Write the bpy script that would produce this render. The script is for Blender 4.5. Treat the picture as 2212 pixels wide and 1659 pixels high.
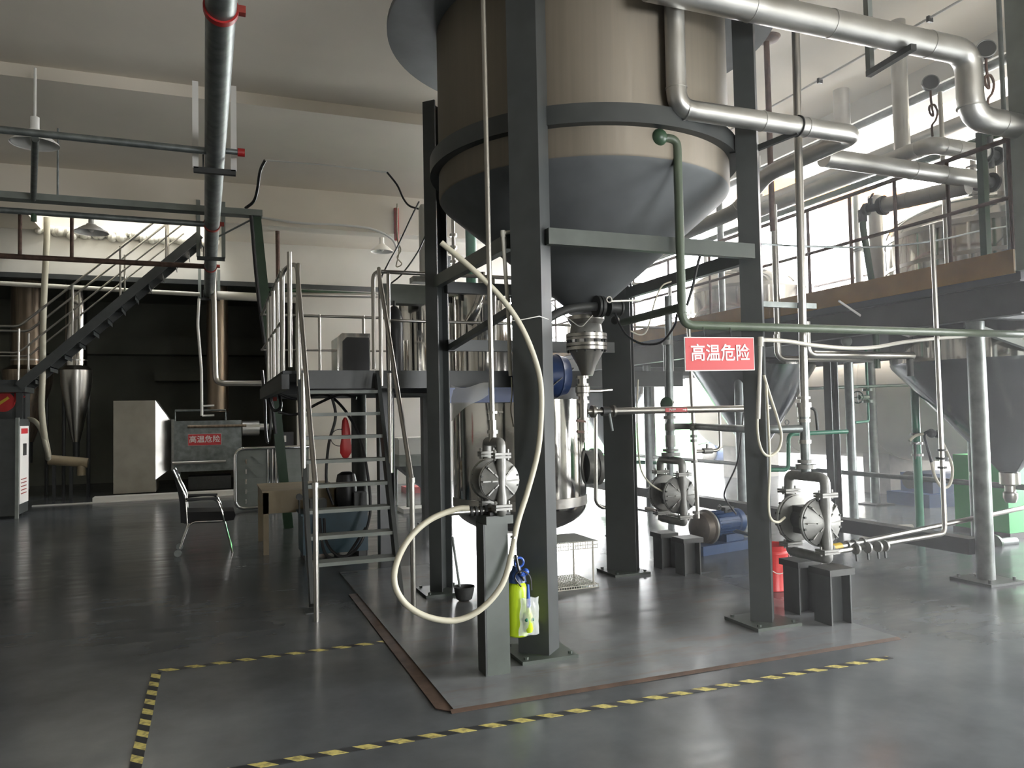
import bpy, math, random
from mathutils import Vector as V, Matrix, Quaternion
random.seed(7)
for o in list(bpy.data.objects): bpy.data.objects.remove(o)
SC=bpy.context.scene; COL=SC.collection
# ---------------- camera
F=1665.; CW,CH=2212,1659; CX,CY=CW/2,CH/2
CAMH=1.55; YAW=math.radians(21.2); PIT=math.radians(2.29); ROLL=0.020
fw=V((math.sin(YAW)*math.cos(PIT),math.cos(YAW)*math.cos(PIT),math.sin(PIT)))
r0=V((math.cos(YAW),-math.sin(YAW),0)); u0=r0.cross(fw)
rt=r0*math.cos(ROLL)-u0*math.sin(ROLL); up=u0*math.cos(ROLL)+r0*math.sin(ROLL)
C0=V((0,0,CAMH))
cd=bpy.data.cameras.new('camera'); cam=bpy.data.objects.new('camera',cd); COL.objects.link(cam)
m=Matrix.Identity(4)
for i,a in enumerate((rt.normalized(),up.normalized(),-fw)):
    for j in range(3): m[j][i]=a[j]
for j in range(3): m[j][3]=C0[j]
cam.matrix_world=m; cd.sensor_width=36; cd.sensor_fit='HORIZONTAL'; cd.lens=F/CW*36; cd.clip_end=200
SC.camera=cam
# ---------------- world, daylight, exposure
SC.view_settings.view_transform='Standard'; SC.view_settings.look='None'
SC.view_settings.exposure=0.15; SC.view_settings.gamma=1; SC.view_settings.use_curve_mapping=False
w=bpy.data.worlds.new('sky'); SC.world=w; w.use_nodes=True
bg=w.node_tree.nodes['Background']; bg.inputs[0].default_value=(0.98,0.99,1.0,1); bg.inputs[1].default_value=31
SC.cycles.max_bounces=10; SC.cycles.diffuse_bounces=5; SC.cycles.glossy_bounces=5; SC.cycles.transmission_bounces=6
SC.cycles.sample_clamp_indirect=6; SC.cycles.caustics_reflective=False; SC.cycles.caustics_refractive=False
def portal(name,c,rot,sx,sy):
    l=bpy.data.lights.new(name,'AREA'); l.shape='RECTANGLE'; l.size=sx; l.size_y=sy; l.cycles.is_portal=True
    o=bpy.data.objects.new(name,l); o.location=c; o.rotation_euler=rot; COL.objects.link(o)
H=math.pi/2
BX1,BY1,BZ=18.0,23.2,9.0      # high bay extents
portal('daylight_portal_back',(13.0,BY1+.1,4.6),(H,0,math.pi),9.6,7.4)
portal('daylight_portal_right',(BX1+.1,13.0,4.3),(H,0,H),18,8.2)
portal('daylight_portal_added_door',(8.5,1.1,1.55),(H,0,H),5.4,3.1)  # serves the added door opening, out of view
portal('daylight_portal_side',(10.8,5.6,1.9),(H,0,H),2.8,3.7)
portal('daylight_portal_fill',(5.0,-6.3,1.7),(-H,0,math.pi),3.7,2.5)  # serves the added fill window behind the camera
portal('daylight_portal_roof',(11.4,12.5,BZ+.3),(0,0,0),5.2,15)
portal('daylight_portal_stair',(-.6,16.8,8.5),(0,0,0),1.4,1.8)
# ---------------- pixel rays to points on a stated plane
def ray(px,py): return fw+rt*((px-CX)/F)-up*((py-CY)/F)
def atz(px,py,z=0): d=ray(px,py); return C0+d*((z-CAMH)/d.z)
def aty(px,py,y): d=ray(px,py); return C0+d*(y/d.y)
def atx(px,py,x): d=ray(px,py); return C0+d*(x/d.x)
# ---------------- mesh builder
class MB:
    def __init__(s): s.v=[]; s.f=[]
    def add(s,vs,fs):
        n=len(s.v); s.v+= [V(a) for a in vs]; s.f+=[tuple(i+n for i in f) for f in fs]; return s
    def box(s,a,b):
        x0,x1=sorted((a[0],b[0])); y0,y1=sorted((a[1],b[1])); z0,z1=sorted((a[2],b[2]))
        return s.add([(x0,y0,z0),(x1,y0,z0),(x1,y1,z0),(x0,y1,z0),(x0,y0,z1),(x1,y0,z1),(x1,y1,z1),(x0,y1,z1)],
          [(0,3,2,1),(4,5,6,7),(0,1,5,4),(1,2,6,5),(2,3,7,6),(3,0,4,7)])
    def obox(s,c,ax,ay,az):
        c,ax,ay,az=V(c),V(ax),V(ay),V(az)
        return s.add([c-ax-ay-az,c+ax-ay-az,c+ax+ay-az,c-ax+ay-az,c-ax-ay+az,c+ax-ay+az,c+ax+ay+az,c-ax+ay+az],
          [(0,3,2,1),(4,5,6,7),(0,1,5,4),(1,2,6,5),(2,3,7,6),(3,0,4,7)])
    def bar(s,p,q,wd,ht,upv=(0,0,1)):
        p,q=V(p),V(q); d=(q-p); L=d.length; d.normalize(); u=V(upv)
        if abs(d.dot(u))>.98: u=V((0,1,0))
        sd=d.cross(u).normalized(); u=sd.cross(d).normalized()
        return s.obox((p+q)/2,d*L/2,sd*wd/2,u*ht/2)
    def prism(s,pts,ext):
        n=len(pts); e=V(ext); vs=[V(p) for p in pts]+[V(p)+e for p in pts]
        return s.add(vs,[tuple(range(n))[::-1],tuple(range(n,2*n))]+[(i,(i+1)%n,n+(i+1)%n,n+i) for i in range(n)])
    def lathe(s,p,ax,prof,n=32,cap=True):
        # prof = [(along axis, radius)]
        p=V(p); ax=V(ax).normalized(); t=V((0,0,1)) if abs(ax.z)<.9 else V((1,0,0))
        a=ax.cross(t).normalized(); b=ax.cross(a); k=len(s.v); m=len(prof)
        for h,r in prof:
            for i in range(n):
                th=2*math.pi*i/n; s.v.append(p+ax*h+(a*math.cos(th)+b*math.sin(th))*max(r,1e-4))
        for j in range(m-1):
            for i in range(n):
                i2=(i+1)%n; s.f.append((k+j*n+i,k+j*n+i2,k+(j+1)*n+i2,k+(j+1)*n+i))
        if cap: s.f.append(tuple(k+i for i in range(n))[::-1]); s.f.append(tuple(k+(m-1)*n+i for i in range(n)))
        return s
    def cyl(s,p,q,r,n=20):
        p,q=V(p),V(q); return s.lathe(p,q-p,[(0,r),((q-p).length,r)],n)
    def cone(s,p,q,ra,rb,n=24):
        p,q=V(p),V(q); return s.lathe(p,q-p,[(0,ra),((q-p).length,rb)],n)
    def sph(s,c,r,n=16,sq=1):
        return s.lathe(V(c)-V((0,0,r*sq)),(0,0,1),[(r*sq*(1-math.cos(math.pi*i/10)),r*math.sin(math.pi*i/10)) for i in range(11)],n)
    def tube(s,pts,r,n=12,bend=0,cap=True,closed=False):
        pts=[V(p) for p in pts]
        if bend>0: pts=fillet(pts,bend)
        k=len(s.v); m=len(pts); d0=(pts[1]-pts[0]).normalized()
        t=V((0,0,1)) if abs(d0.z)<.9 else V((1,0,0)); nrm=(t-d0*t.dot(d0)).normalized(); prev=d0
        for j,p in enumerate(pts):
            if closed: d=(pts[(j+1)%m]-pts[j-1]).normalized()
            else: d=((pts[min(j+1,m-1)]-pts[max(j-1,0)])).normalized()
            q=prev.rotation_difference(d); nrm=q@nrm; nrm=(nrm-d*nrm.dot(d)).normalized(); prev=d
            bb=d.cross(nrm); rr=r
            if 0<j<m-1 or closed:
                c=(pts[j]-pts[j-1]).normalized().dot(d); rr=r/max(c,.7)
            for i in range(n):
                th=2*math.pi*i/n; s.v.append(p+(nrm*math.cos(th)+bb*math.sin(th))*rr)
        for j in range(m if closed else m-1):
            for i in range(n):
                i2=(i+1)%n; j2=(j+1)%m; s.f.append((k+j*n+i,k+j*n+i2,k+j2*n+i2,k+j2*n+i))
        if cap and not closed: s.f.append(tuple(k+i for i in range(n))[::-1]); s.f.append(tuple(k+(m-1)*n+i for i in range(n)))
        return s
    def ring(s,c,ax,R,r,n=32,k=8):
        c=V(c); ax=V(ax).normalized(); t=V((0,0,1)) if abs(ax.z)<.9 else V((1,0,0)); a=ax.cross(t).normalized(); b=ax.cross(a)
        return s.tube([c+(a*math.cos(2*math.pi*i/n)+b*math.sin(2*math.pi*i/n))*R for i in range(n)],r,k,closed=True)
    def hbeam(s,p,q,wd,dp,fl=(1,0,0),tf=.012,tw=.009):
        # flanges perpendicular to direction fl*dp/2, wd wide
        p,q=V(p),V(q); d=(q-p); L=d.length; d.normalize(); f=V(fl).normalized(); w_=d.cross(f).normalized(); c=(p+q)/2
        s.obox(c+f*(dp/2-tf/2),d*L/2,f*tf/2,w_*wd/2); s.obox(c-f*(dp/2-tf/2),d*L/2,f*tf/2,w_*wd/2)
        return s.obox(c,d*L/2,f*(dp/2-tf),w_*tw/2)
def fillet(pts,b,k=6):
    out=[pts[0]]
    for i in range(1,len(pts)-1):
        a,p,c=pts[i-1],pts[i],pts[i+1]; d1=(a-p); d2=(c-p); l=min(b,d1.length*.48,d2.length*.48)
        u=p+d1.normalized()*l; v=p+d2.normalized()*l
        for j in range(k+1):
            t=j/k; out.append(u*(1-t)**2+p*2*t*(1-t)+v*t*t)
    out.append(pts[-1]); return out
def spl(pts,k=8):
    P=[V(p) for p in pts]; P=[P[0]*2-P[1]]+P+[P[-1]*2-P[-2]]; out=[]
    for i in range(1,len(P)-2):
        a,b,c,d=P[i-1:i+3]
        for j in range(k):
            t=j/k; out.append(.5*((2*b)+(c-a)*t+(2*a-5*b+4*c-d)*t*t+(3*b-3*c+d-a)*t**3))
    out.append(P[-2]); return out
# ---------------- materials
def mat(name,col,rough=.5,metal=0,noise=0,nscale=8,bump=0,streak=None,coat=0,trans=0,alpha=1,col2=None,rn=0,emit=0):
    m_=bpy.data.materials.new(name); m_.use_nodes=True; nt=m_.node_tree; b=nt.nodes['Principled BSDF']
    c=tuple(col)+(1,); b.inputs['Base Color'].default_value=c; b.inputs['Roughness'].default_value=rough; b.inputs['Metallic'].default_value=metal
    if coat: b.inputs['Coat Weight'].default_value=coat
    if trans: b.inputs['Transmission Weight'].default_value=trans
    if alpha<1: b.inputs['Alpha'].default_value=alpha
    if noise or bump or rn or col2:
        tc=nt.nodes.new('ShaderNodeTexCoord'); mp=nt.nodes.new('ShaderNodeMapping'); nz=nt.nodes.new('ShaderNodeTexNoise')
        nt.links.new(tc.outputs['Object'],mp.inputs[0]); nt.links.new(mp.outputs[0],nz.inputs['Vector'])
        nz.inputs['Scale'].default_value=nscale; nz.inputs['Detail'].default_value=5
        if streak: mp.inputs['Scale'].default_value=streak
        if noise or col2:
            rp=nt.nodes.new('ShaderNodeValToRGB'); nt.links.new(nz.outputs['Fac'],rp.inputs[0])
            rp.color_ramp.elements[0].position=.32; rp.color_ramp.elements[1].position=.68
            lo=col2 if col2 else tuple(x*(1-noise) for x in col); hi=col if col2 else tuple(min(1,x*(1+noise)) for x in col)
            rp.color_ramp.elements[0].color=tuple(lo)+(1,); rp.color_ramp.elements[1].color=tuple(hi)+(1,)
            nt.links.new(rp.outputs[0],b.inputs['Base Color'])
        if rn:
            mr=nt.nodes.new('ShaderNodeMapRange'); mr.inputs['From Min'].default_value=.3; mr.inputs['From Max'].default_value=.7
            mr.inputs['To Min'].default_value=max(.02,rough-rn); mr.inputs['To Max'].default_value=rough+rn
            nt.links.new(nz.outputs['Fac'],mr.inputs[0]); nt.links.new(mr.outputs[0],b.inputs['Roughness'])
        if bump:
            bp=nt.nodes.new('ShaderNodeBump'); bp.inputs['Strength'].default_value=bump; bp.inputs['Distance'].default_value=.01
            nt.links.new(nz.outputs['Fac'],bp.inputs['Height']); nt.links.new(bp.outputs[0],b.inputs['Normal'])
    return m_
M=dict(
 steel=mat('grey_painted_steel',(.046,.051,.050),.42,0,.12,6),
 steel_l=mat('light_grey_paint',(.20,.22,.20),.45,0,.12,5),
 steel_g=mat('grey_green_paint',(.060,.072,.062),.4,0,.15,6),
 tank=mat('brushed_stainless',(.20,.172,.132),.55,.4,.08,3,0,(9,9,.25),rn=.06),
 cone=mat('dull_cone_steel',(.16,.17,.175),.55,.55,.1,4),
 inox=mat('stainless_steel',(.46,.445,.41),.30,1),
 inoxm=mat('mirror_stainless',(.66,.64,.60),.10,1,.05,2.2,.12,rn=.04),
 alu=mat('aluminium_cladding',(.58,.575,.55),.38,1,.08,5,.06,rn=.08),
 cast=mat('cast_aluminium',(.24,.24,.225),.42,.35,.15,14,.2),
 castd=mat('dark_cast_metal',(.05,.052,.05),.5,.4,.1,14),
 conem=mat('slate_mirror_cone',(.24,.25,.26),.2,.95,.1,2.2,.15,rn=.05),
 galv=mat('galvanised_pipe',(.20,.22,.215),.42,.6,.25,9),
 green=mat('green_pipe_paint',(.035,.075,.04),.38,0,.1,8),
 green2=mat('bright_green_paint',(.02,.16,.09),.4,0,.1,8),
 greeng=mat('olive_green_paint',(.075,.10,.065),.4,0,.15,8),
 cream=mat('cream_hose_rubber',(.50,.475,.37),.45,0,.06,5),
 creamp=mat('cream_plastic_pipe',(.55,.53,.46),.45),
 white=mat('white_paint',(.75,.74,.70),.6),
 wall=mat('white_wall_plaster',(.70,.68,.62),.85,0,.05,1.5),
 ceil=mat('ceiling_plaster',(.76,.70,.60),.85,0,.09,.45),
 annex=mat('dark_annex_wall',(.16,.165,.135),.8,0,.15,.8),
 dado=mat('green_dado_paint',(.07,.45,.10),.6,0,.1,2),
 red=mat('red_paint',(.45,.02,.02),.45),
 redp=mat('red_bucket_plastic',(.62,.03,.03),.35),
 redo=mat('red_oxide_paint',(.28,.03,.02),.6,0,.3,9),
 rust=mat('rusty_brown_steel',(.10,.06,.045),.7,.2,.35,12),
 rustst=mat('weathered_duct_steel',(.24,.19,.14),.38,.9,.25,3,0,(7,7,.3)),
 orange=mat('crane_orange',(.75,.22,.005),.5),
 ochre=mat('ochre_kick_plate',(.30,.17,.04),.6,0,.2,3),
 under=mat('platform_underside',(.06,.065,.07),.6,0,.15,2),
 blue=mat('blue_pump_paint',(.015,.05,.14),.4,0,.15,6),
 blued=mat('blue_drum_plastic',(.02,.05,.16),.35),
 blueb=mat('bright_blue_plastic',(.03,.10,.45),.35),
 teal=mat('dark_teal_tank_paint',(.015,.05,.07),.45,0,.2,5),
 black=mat('black_plastic',(.012,.012,.013),.4),
 blackm=mat('black_mesh_fabric',(.01,.01,.01),.8),
 chrome=mat('chrome',(.75,.75,.75),.08,1),
 lime=mat('lime_yellow_plastic',(.50,.68,.02),.35),
 tan=mat('tan_laminate',(.30,.24,.15),.5,0,.1,4),
 signw=mat('sign_white_letters',(.80,.80,.78),.5),
 signr=mat('sign_red',(.50,.035,.04),.4),
 oxgreen=mat('green_machine_paint',(.03,.30,.08),.45),
 beige=mat('beige_tank_paint',(.70,.64,.54),.5,0,.06,2),
 conc=mat('concrete',(.30,.29,.27),.85,0,.15,6,.2),
 foam=mat('sprayed_foam',(.78,.76,.68),.9,0,.1,9,.8),
 yel=mat('yellow_handle',(.6,.4,.03),.5),
 zinc=mat('zinc_panel',(.34,.32,.27),.5,.75,.15,2.5,rn=.1),
 pump=mat('bronze_pump_casing',(.13,.11,.09),.45,.5,.2,9),
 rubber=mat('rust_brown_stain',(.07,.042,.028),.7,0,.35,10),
 bagp=mat('clear_plastic_bag',(.85,.88,.88),.12,0,trans=0,alpha=.35,bump=.5,nscale=18),
 film=mat('plastic_film',(.6,.6,.56),.2,0,alpha=.55,bump=.5,nscale=6),
)
def floor_mat(name,base,seed,dirty):
    m_=bpy.data.materials.new(name); m_.use_nodes=True; nt=m_.node_tree; N=nt.nodes; L=nt.links; b=N['Principled BSDF']
    tc=N.new('ShaderNodeTexCoord'); mp=N.new('ShaderNodeMapping'); L.new(tc.outputs['Object'],mp.inputs[0]); mp.inputs['Location'].default_value=(seed,seed,0)
    n1=N.new('ShaderNodeTexNoise'); n1.inputs['Scale'].default_value=.9; n1.inputs['Detail'].default_value=8; n1.inputs['Roughness'].default_value=.62; L.new(mp.outputs[0],n1.inputs[0])
    mp2=N.new('ShaderNodeMapping'); mp2.inputs['Scale'].default_value=(.7,3.5,1); L.new(tc.outputs['Object'],mp2.inputs[0])
    n2=N.new('ShaderNodeTexNoise'); n2.inputs['Scale'].default_value=2.2; n2.inputs['Detail'].default_value=6; L.new(mp2.outputs[0],n2.inputs[0])
    r1=N.new('ShaderNodeValToRGB'); r1.color_ramp.elements[0].position=.3; r1.color_ramp.elements[1].position=.7
    r1.color_ramp.elements[0].color=tuple(x*.62 for x in base)+(1,); r1.color_ramp.elements[1].color=tuple(x*1.2 for x in base)+(1,); L.new(n1.outputs[0],r1.inputs[0])
    last=r1.outputs[0]
    if dirty:
        n3=N.new('ShaderNodeTexNoise'); n3.inputs['Scale'].default_value=1.3; n3.inputs['Detail'].default_value=9; n3.inputs['Roughness'].default_value=.7; L.new(mp2.outputs[0],n3.inputs[0])
        r3=N.new('ShaderNodeValToRGB'); r3.color_ramp.elements[0].position=.54; r3.color_ramp.elements[1].position=.70; L.new(n3.outputs[0],r3.inputs[0])
        mx=N.new('ShaderNodeMixRGB'); mx.inputs[2].default_value=(.16,.115,.085,1); L.new(last,mx.inputs[1])
        mm=N.new('ShaderNodeMath'); mm.operation='MULTIPLY'; mm.inputs[1].default_value=.7; L.new(r3.outputs[0],mm.inputs[0]); L.new(mm.outputs[0],mx.inputs[0]); last=mx.outputs[0]
    L.new(last,b.inputs['Base Color'])
    mr=N.new('ShaderNodeMapRange'); mr.inputs['From Min'].default_value=.3; mr.inputs['From Max'].default_value=.7; mr.inputs['To Min'].default_value=.15; mr.inputs['To Max'].default_value=.27
    L.new(n2.outputs[0],mr.inputs[0]); L.new(mr.outputs[0],b.inputs['Roughness'])
    bp=N.new('ShaderNodeBump'); bp.inputs['Strength'].default_value=.06; bp.inputs['Distance'].default_value=.01; L.new(n1.outputs[0],bp.inputs['Height']); L.new(bp.outputs[0],b.inputs['Normal'])
    b.inputs['IOR'].default_value=1.42
    return m_
M['floor']=floor_mat('grey_epoxy_floor',(.112,.121,.127),0,False)
M['pad']=floor_mat('stained_concrete_pad',(.18,.188,.192),7,True)
def tape_mat():
    m_=bpy.data.materials.new('hazard_tape'); m_.use_nodes=True; nt=m_.node_tree; N=nt.nodes; L=nt.links; b=N['Principled BSDF']
    tc=N.new('ShaderNodeTexCoord'); sp=N.new('ShaderNodeSeparateXYZ'); L.new(tc.outputs['Object'],sp.inputs[0])
    ad=N.new('ShaderNodeMath'); ad.operation='ADD'; L.new(sp.outputs[0],ad.inputs[0]); L.new(sp.outputs[1],ad.inputs[1])
    mu=N.new('ShaderNodeMath'); mu.operation='MULTIPLY'; mu.inputs[1].default_value=1/.155; L.new(ad.outputs[0],mu.inputs[0])
    fr=N.new('ShaderNodeMath'); fr.operation='FRACT'; L.new(mu.outputs[0],fr.inputs[0])
    gt=N.new('ShaderNodeMath'); gt.operation='GREATER_THAN'; gt.inputs[1].default_value=.5; L.new(fr.outputs[0],gt.inputs[0])
    nz=N.new('ShaderNodeTexNoise'); nz.inputs['Scale'].default_value=30; L.new(tc.outputs['Object'],nz.inputs[0])
    rp=N.new('ShaderNodeValToRGB'); rp.color_ramp.elements[0].position=.35; rp.color_ramp.elements[0].color=(.30,.25,.09,1); rp.color_ramp.elements[1].position=.55; rp.color_ramp.elements[1].color=(.60,.52,.16,1); L.new(nz.outputs[0],rp.inputs[0])
    mx=N.new('ShaderNodeMixRGB'); mx.inputs[1].default_value=(.02,.022,.025,1); L.new(gt.outputs[0],mx.inputs[0]); L.new(rp.outputs[0],mx.inputs[2])
    L.new(mx.outputs[0],b.inputs['Base Color']); b.inputs['Roughness'].default_value=.55
    return m_
M['tape']=tape_mat()
# ---------------- linking
def build(name,mb,material,parent=None,label=None,smooth=35,loc=None):
    me=bpy.data.meshes.new(name); 
    if loc is None:
        loc=V((0,0,0))
        if parent is None:
            xs=[v.x for v in mb.v]; ys=[v.y for v in mb.v]; zs=[v.z for v in mb.v]
            loc=V(((min(xs)+max(xs))/2,(min(ys)+max(ys))/2,min(zs)))
    off=V(loc)
    p=parent
    while p is not None: off=off+p.location; p=p.parent
    me.from_pydata([v-off for v in mb.v],[],mb.f); me.materials.append(material if not isinstance(material,str) else M[material])
    bm_fix(me)
    me.shade_smooth(); me.set_sharp_from_angle(angle=math.radians(smooth))
    o=bpy.data.objects.new(name,me); o.location=loc; COL.objects.link(o)
    if parent: o.parent=parent
    if label: o['label']=label
    return o
import bmesh
def bm_fix(me):
    bm=bmesh.new(); bm.from_mesh(me); bmesh.ops.recalc_face_normals(bm,faces=bm.faces); bm.to_mesh(me); bm.free()
def T(name,label,cat,loc=(0,0,0),group=None):
    o=bpy.data.objects.new(name,None); COL.objects.link(o); o.location=V(loc); o.empty_display_size=.1
    o['label']=label; o['category']=cat
    if group: o['group']=group
    return o
def one(name,mb,material,label,cat,group=None):
    o=build(name,mb,material); o['label']=label; o['category']=cat
    if group: o['group']=group
    return o
def struct(name,mb,material,parent=None):
    o=build(name,mb,material,parent,loc=(0,0,0))
    if parent is None: o['kind']='structure'
    return o
def text(name,body,size,mtx,material,parent,bold=.0,ext=.001,label=None):
    cu=bpy.data.curves.new(name,'FONT'); cu.body=body; cu.size=size; cu.align_x='CENTER'; cu.align_y='CENTER'; cu.offset=bold; cu.extrude=ext
    to=bpy.data.objects.new(name,cu); COL.objects.link(to); bpy.context.view_layer.update()
    dg=bpy.context.evaluated_depsgraph_get(); me=bpy.data.meshes.new_from_object(to.evaluated_get(dg)); bpy.data.objects.remove(to)
    off=V((0,0,0)); p=parent
    while p is not None: off=off+p.location; p=p.parent
    me.transform(Matrix.Translation(-off)@mtx); me.materials.clear(); me.materials.append(M[material])
    o=bpy.data.objects.new(name,me); COL.objects.link(o); o.parent=parent
    if label: o['label']=label
    return o
def frame(c,right,upv):
    r=V(right).normalized(); u=V(upv); u=(u-r*u.dot(r)).normalized(); n=r.cross(u); m_=Matrix.Identity(4)
    for i,a in enumerate((r,u,n)):
        for j in range(3): m_[j][i]=a[j]
    for j in range(3): m_[j][3]=V(c)[j]
    return m_
X_,Y_,Z_=V((1,0,0)),V((0,1,0)),V((0,0,1))
# =====================================================  SETTING
struct('floor',MB().box((-14,-6,-.1),(BX1+.3,BY1+.3,0)),'floor')
struct('trim_1',MB().box((1.17,3.955,0),(4.27,7.9,.012)),'pad')               # raised machine pad
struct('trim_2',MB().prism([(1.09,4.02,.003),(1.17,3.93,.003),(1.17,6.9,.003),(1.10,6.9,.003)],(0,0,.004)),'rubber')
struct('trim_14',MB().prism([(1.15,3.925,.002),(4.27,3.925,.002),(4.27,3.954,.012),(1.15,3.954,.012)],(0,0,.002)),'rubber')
# low ceiling of the near hall, leaving the stairwell open
cz=5.45
mb=MB().box((-14,-6,cz+.15),(7.93,10.6,cz+.6)).box((-14,10.6,cz),(7.93,15.9,cz+.6)).box((-14,15.9,cz),(-3.2,17.7,cz+.6)).box((.1,15.9,cz),(7.93,17.7,cz+.6))
mb.box((-14,9.9,cz),(7.93,10.6,cz+.16))
struct('ceiling',mb,'ceil')
struct('trim_3',MB().box((-14,13.3,4.78),(7.93,13.62,cz+.01)),'ceil')          # deep beam across the hall
struct('trim_4',MB().box((7.93,-6,cz-.12),(8.55,BY1,cz+.6)),'wall')            # edge beam towards the high bay
struct('trim_5',MB().box((7.93,-6,cz+.6),(8.1,BY1,BZ)),'wall')
# back wall with wide opening into the dark annex
mb=MB().box((-14,17.7,4.52),(1.73,17.95,9)).box((1.73,17.7,0),(5.2,17.95,9)).box((5.2,17.7,4.78),(7.93,17.95,9))
struct('wall_back',mb,'wall')
struct('trim_6',MB().box((-14,17.62,4.46),(5.2,17.72,4.56)),'steel')
struct('wall_left',MB().box((-14.2,-6,0),(-14,24,9)),'wall')
# annex shell
mb=MB().box((-14,22.5,0),(1.9,22.7,5)).box((1.75,17.95,0),(1.9,22.5,5)).box((-14,17.95,4.7),(1.9,22.7,4.85))
struct('wall_annex',mb,'annex')
struct('trim_7',MB().box((-14,21.9,3.3),(1.75,22.5,3.75)).box((-1.4,21.6,2.6),(1.75,22.5,2.9)),'annex')
p=atz(60,1102); 
struct('trim_8',MB().box((-3.2,16.9,0),(.9,17.0,.02)).box((-2.2,17.0,0),(1.6,17.35,.10)),'white')   # kerb in front of the furnace
# stairwell shaft up to daylight; unseen top cover added to dim it
struct('trim_9',MB().box((-3.4,15.7,cz+.6),(.3,15.9,8.4)).box((-3.4,15.9,cz+.6),(-3.2,17.7,8.4)).box((.1,15.9,cz+.6),(.3,17.7,8.4)).box((-3.4,15.7,8.4),(-1.3,17.9,8.5)),'white')
# ragged foam round the stairwell edge
mb=MB(); random.seed(3)
for i in range(46):
    x=-3.25+3.3*i/45; mb.sph((x,17.66+random.uniform(-.02,.02),cz-.02+random.uniform(-.07,.04)),random.uniform(.05,.11),8)
struct('trim_10',mb,'foam')
# high bay shell
mb=MB().box((8.1,-6,BZ),(8.8,BY1,BZ+.2)).box((14,-6,BZ),(BX1,BY1,BZ+.2)).box((8.8,-6,BZ),(14,5,BZ+.2)).box((8.8,20,BZ),(14,BY1,BZ+.2))
for i in range(1,5): mb.box((8.8,5+3*i-.1,BZ),(14,5+3*i+.1,BZ+.2))
struct('ceiling_bay',mb,'wall')
def bay_window(n,c0,c1,z0,z1,axis,at,nx,nz):
    # frame members of one glazed opening
    mb=MB(); t=.05
    def bb(a0,a1,z0_,z1_):
        if axis=='x': mb.box((a0,at-t,z0_),(a1,at+t,z1_))
        else: mb.box((at-t,a0,z0_),(at+t,a1,z1_))
    for i in range(nx+1):
        a=c0+(c1-c0)*i/nx; bb(a-.04,a+.04,z0,z1)
    for j in range(nz+1):
        z=z0+(z1-z0)*j/nz; bb(c0,c1,z-.04,z+.04)
    struct('window_%d'%n,mb,'white')
# back wall of the bay: dado + openings
def wall_with_holes(name,axis,at,a0,a1,z0,z1,holes,material,th=.25):
    mb=MB(); cur=a0
    def bb(p,q,r,s):
        if q-p<.001 or s-r<.001: return
        if axis=='x': mb.box((p,at,r),(q,at+th,s))
        else: mb.box((at,p,r),(at+th,q,s))
    for (h0,h1,hz0,hz1) in holes:
        bb(cur,h0,z0,z1); bb(h0,h1,z0,hz0); bb(h0,h1,hz1,z1); cur=h1
    bb(cur,a1,z0,z1); struct(name,mb,material)
hb=[(8.5+3.1*i,11.2+3.1*i,1.2,8.4) for i in range(3)]
wall_with_holes('wall_bay_back','x',BY1,7.9,BX1+.25,0,BZ,hb,'wall')
for i,h in enumerate(hb): bay_window(1+i,h[0],h[1],h[2],h[3],'x',BY1+.1,3,5)
struct('trim_11',MB().box((7.95,BY1-.02,0),(BX1,BY1,1.18)),'dado')
fill_holes=[(3.2+3.9*i,6.8+3.9*i,.5,2.9) for i in range(1)]  # unseen window behind the camera, added as front fill light
wall_with_holes('wall_front','x',-6.25,-14,BX1,0,BZ,fill_holes,'wall')
for i,h in enumerate(fill_holes): bay_window(20+i,h[0],h[1],h[2],h[3],'x',-6.15,3,2)
wall_with_holes('wall_added_door','y',8.2,-6,4.0,0,BZ,[(-1.5,3.7,0,3.0)],'wall')  # unseen wall and door opening, added to brighten the right-hand floor
wall_with_holes('wall_side','y',10.5,4.0,7.3,0,BZ,[(4.3,6.9,0,3.6)],'wall')  # unseen opening, added to send low light under the platform
struct('wall_side_return',MB().box((8.2,4.0,0),(10.75,4.2,BZ)),'wall')
struct('wall_return',MB().box((10.5,7.1,0),(BX1+.25,7.3,BZ)),'wall')
hr=[(8.5+4.9*i,12.9+4.9*i,.25,8.4) for i in range(3)]
wall_with_holes('wall_right','y',BX1,7.3,BY1,0,BZ,hr,'wall')
for i,h in enumerate(hr): bay_window(6+i,h[0],h[1],h[2],h[3],'y',BX1+.1,3,5)

struct('wall_bay_end',MB().box((5.2,17.7,0),(5.35,BY1,5.4)),'wall')
# hazard tapes on the floor
def tape(a,b,wd,label):
    a,b=V(a),V(b); d=(b-a).normalized(); n=V((-d.y,d.x,0))*wd/2
    mb=MB().prism([a-n,b-n,b+n,a+n],(0,0,.0015)); o=one('floor_tape',mb,'tape',label,'tape','hazard tapes on the floor'); return o
tape((-.33,5.34,.0015),(1.09,5.36,.0015),.055,'yellow and black hazard tape on the floor, the far short strip ending at the pad')
tape((-.335,3.70,.0015),(-.335,5.31,.0015),.055,'yellow and black hazard tape on the floor at lower left, running away from the viewer')
tape((-.30,3.71,.0015),(3.9,3.68,.0015),.055,'long yellow and black hazard tape crossing the floor in front of the pad')
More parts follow.
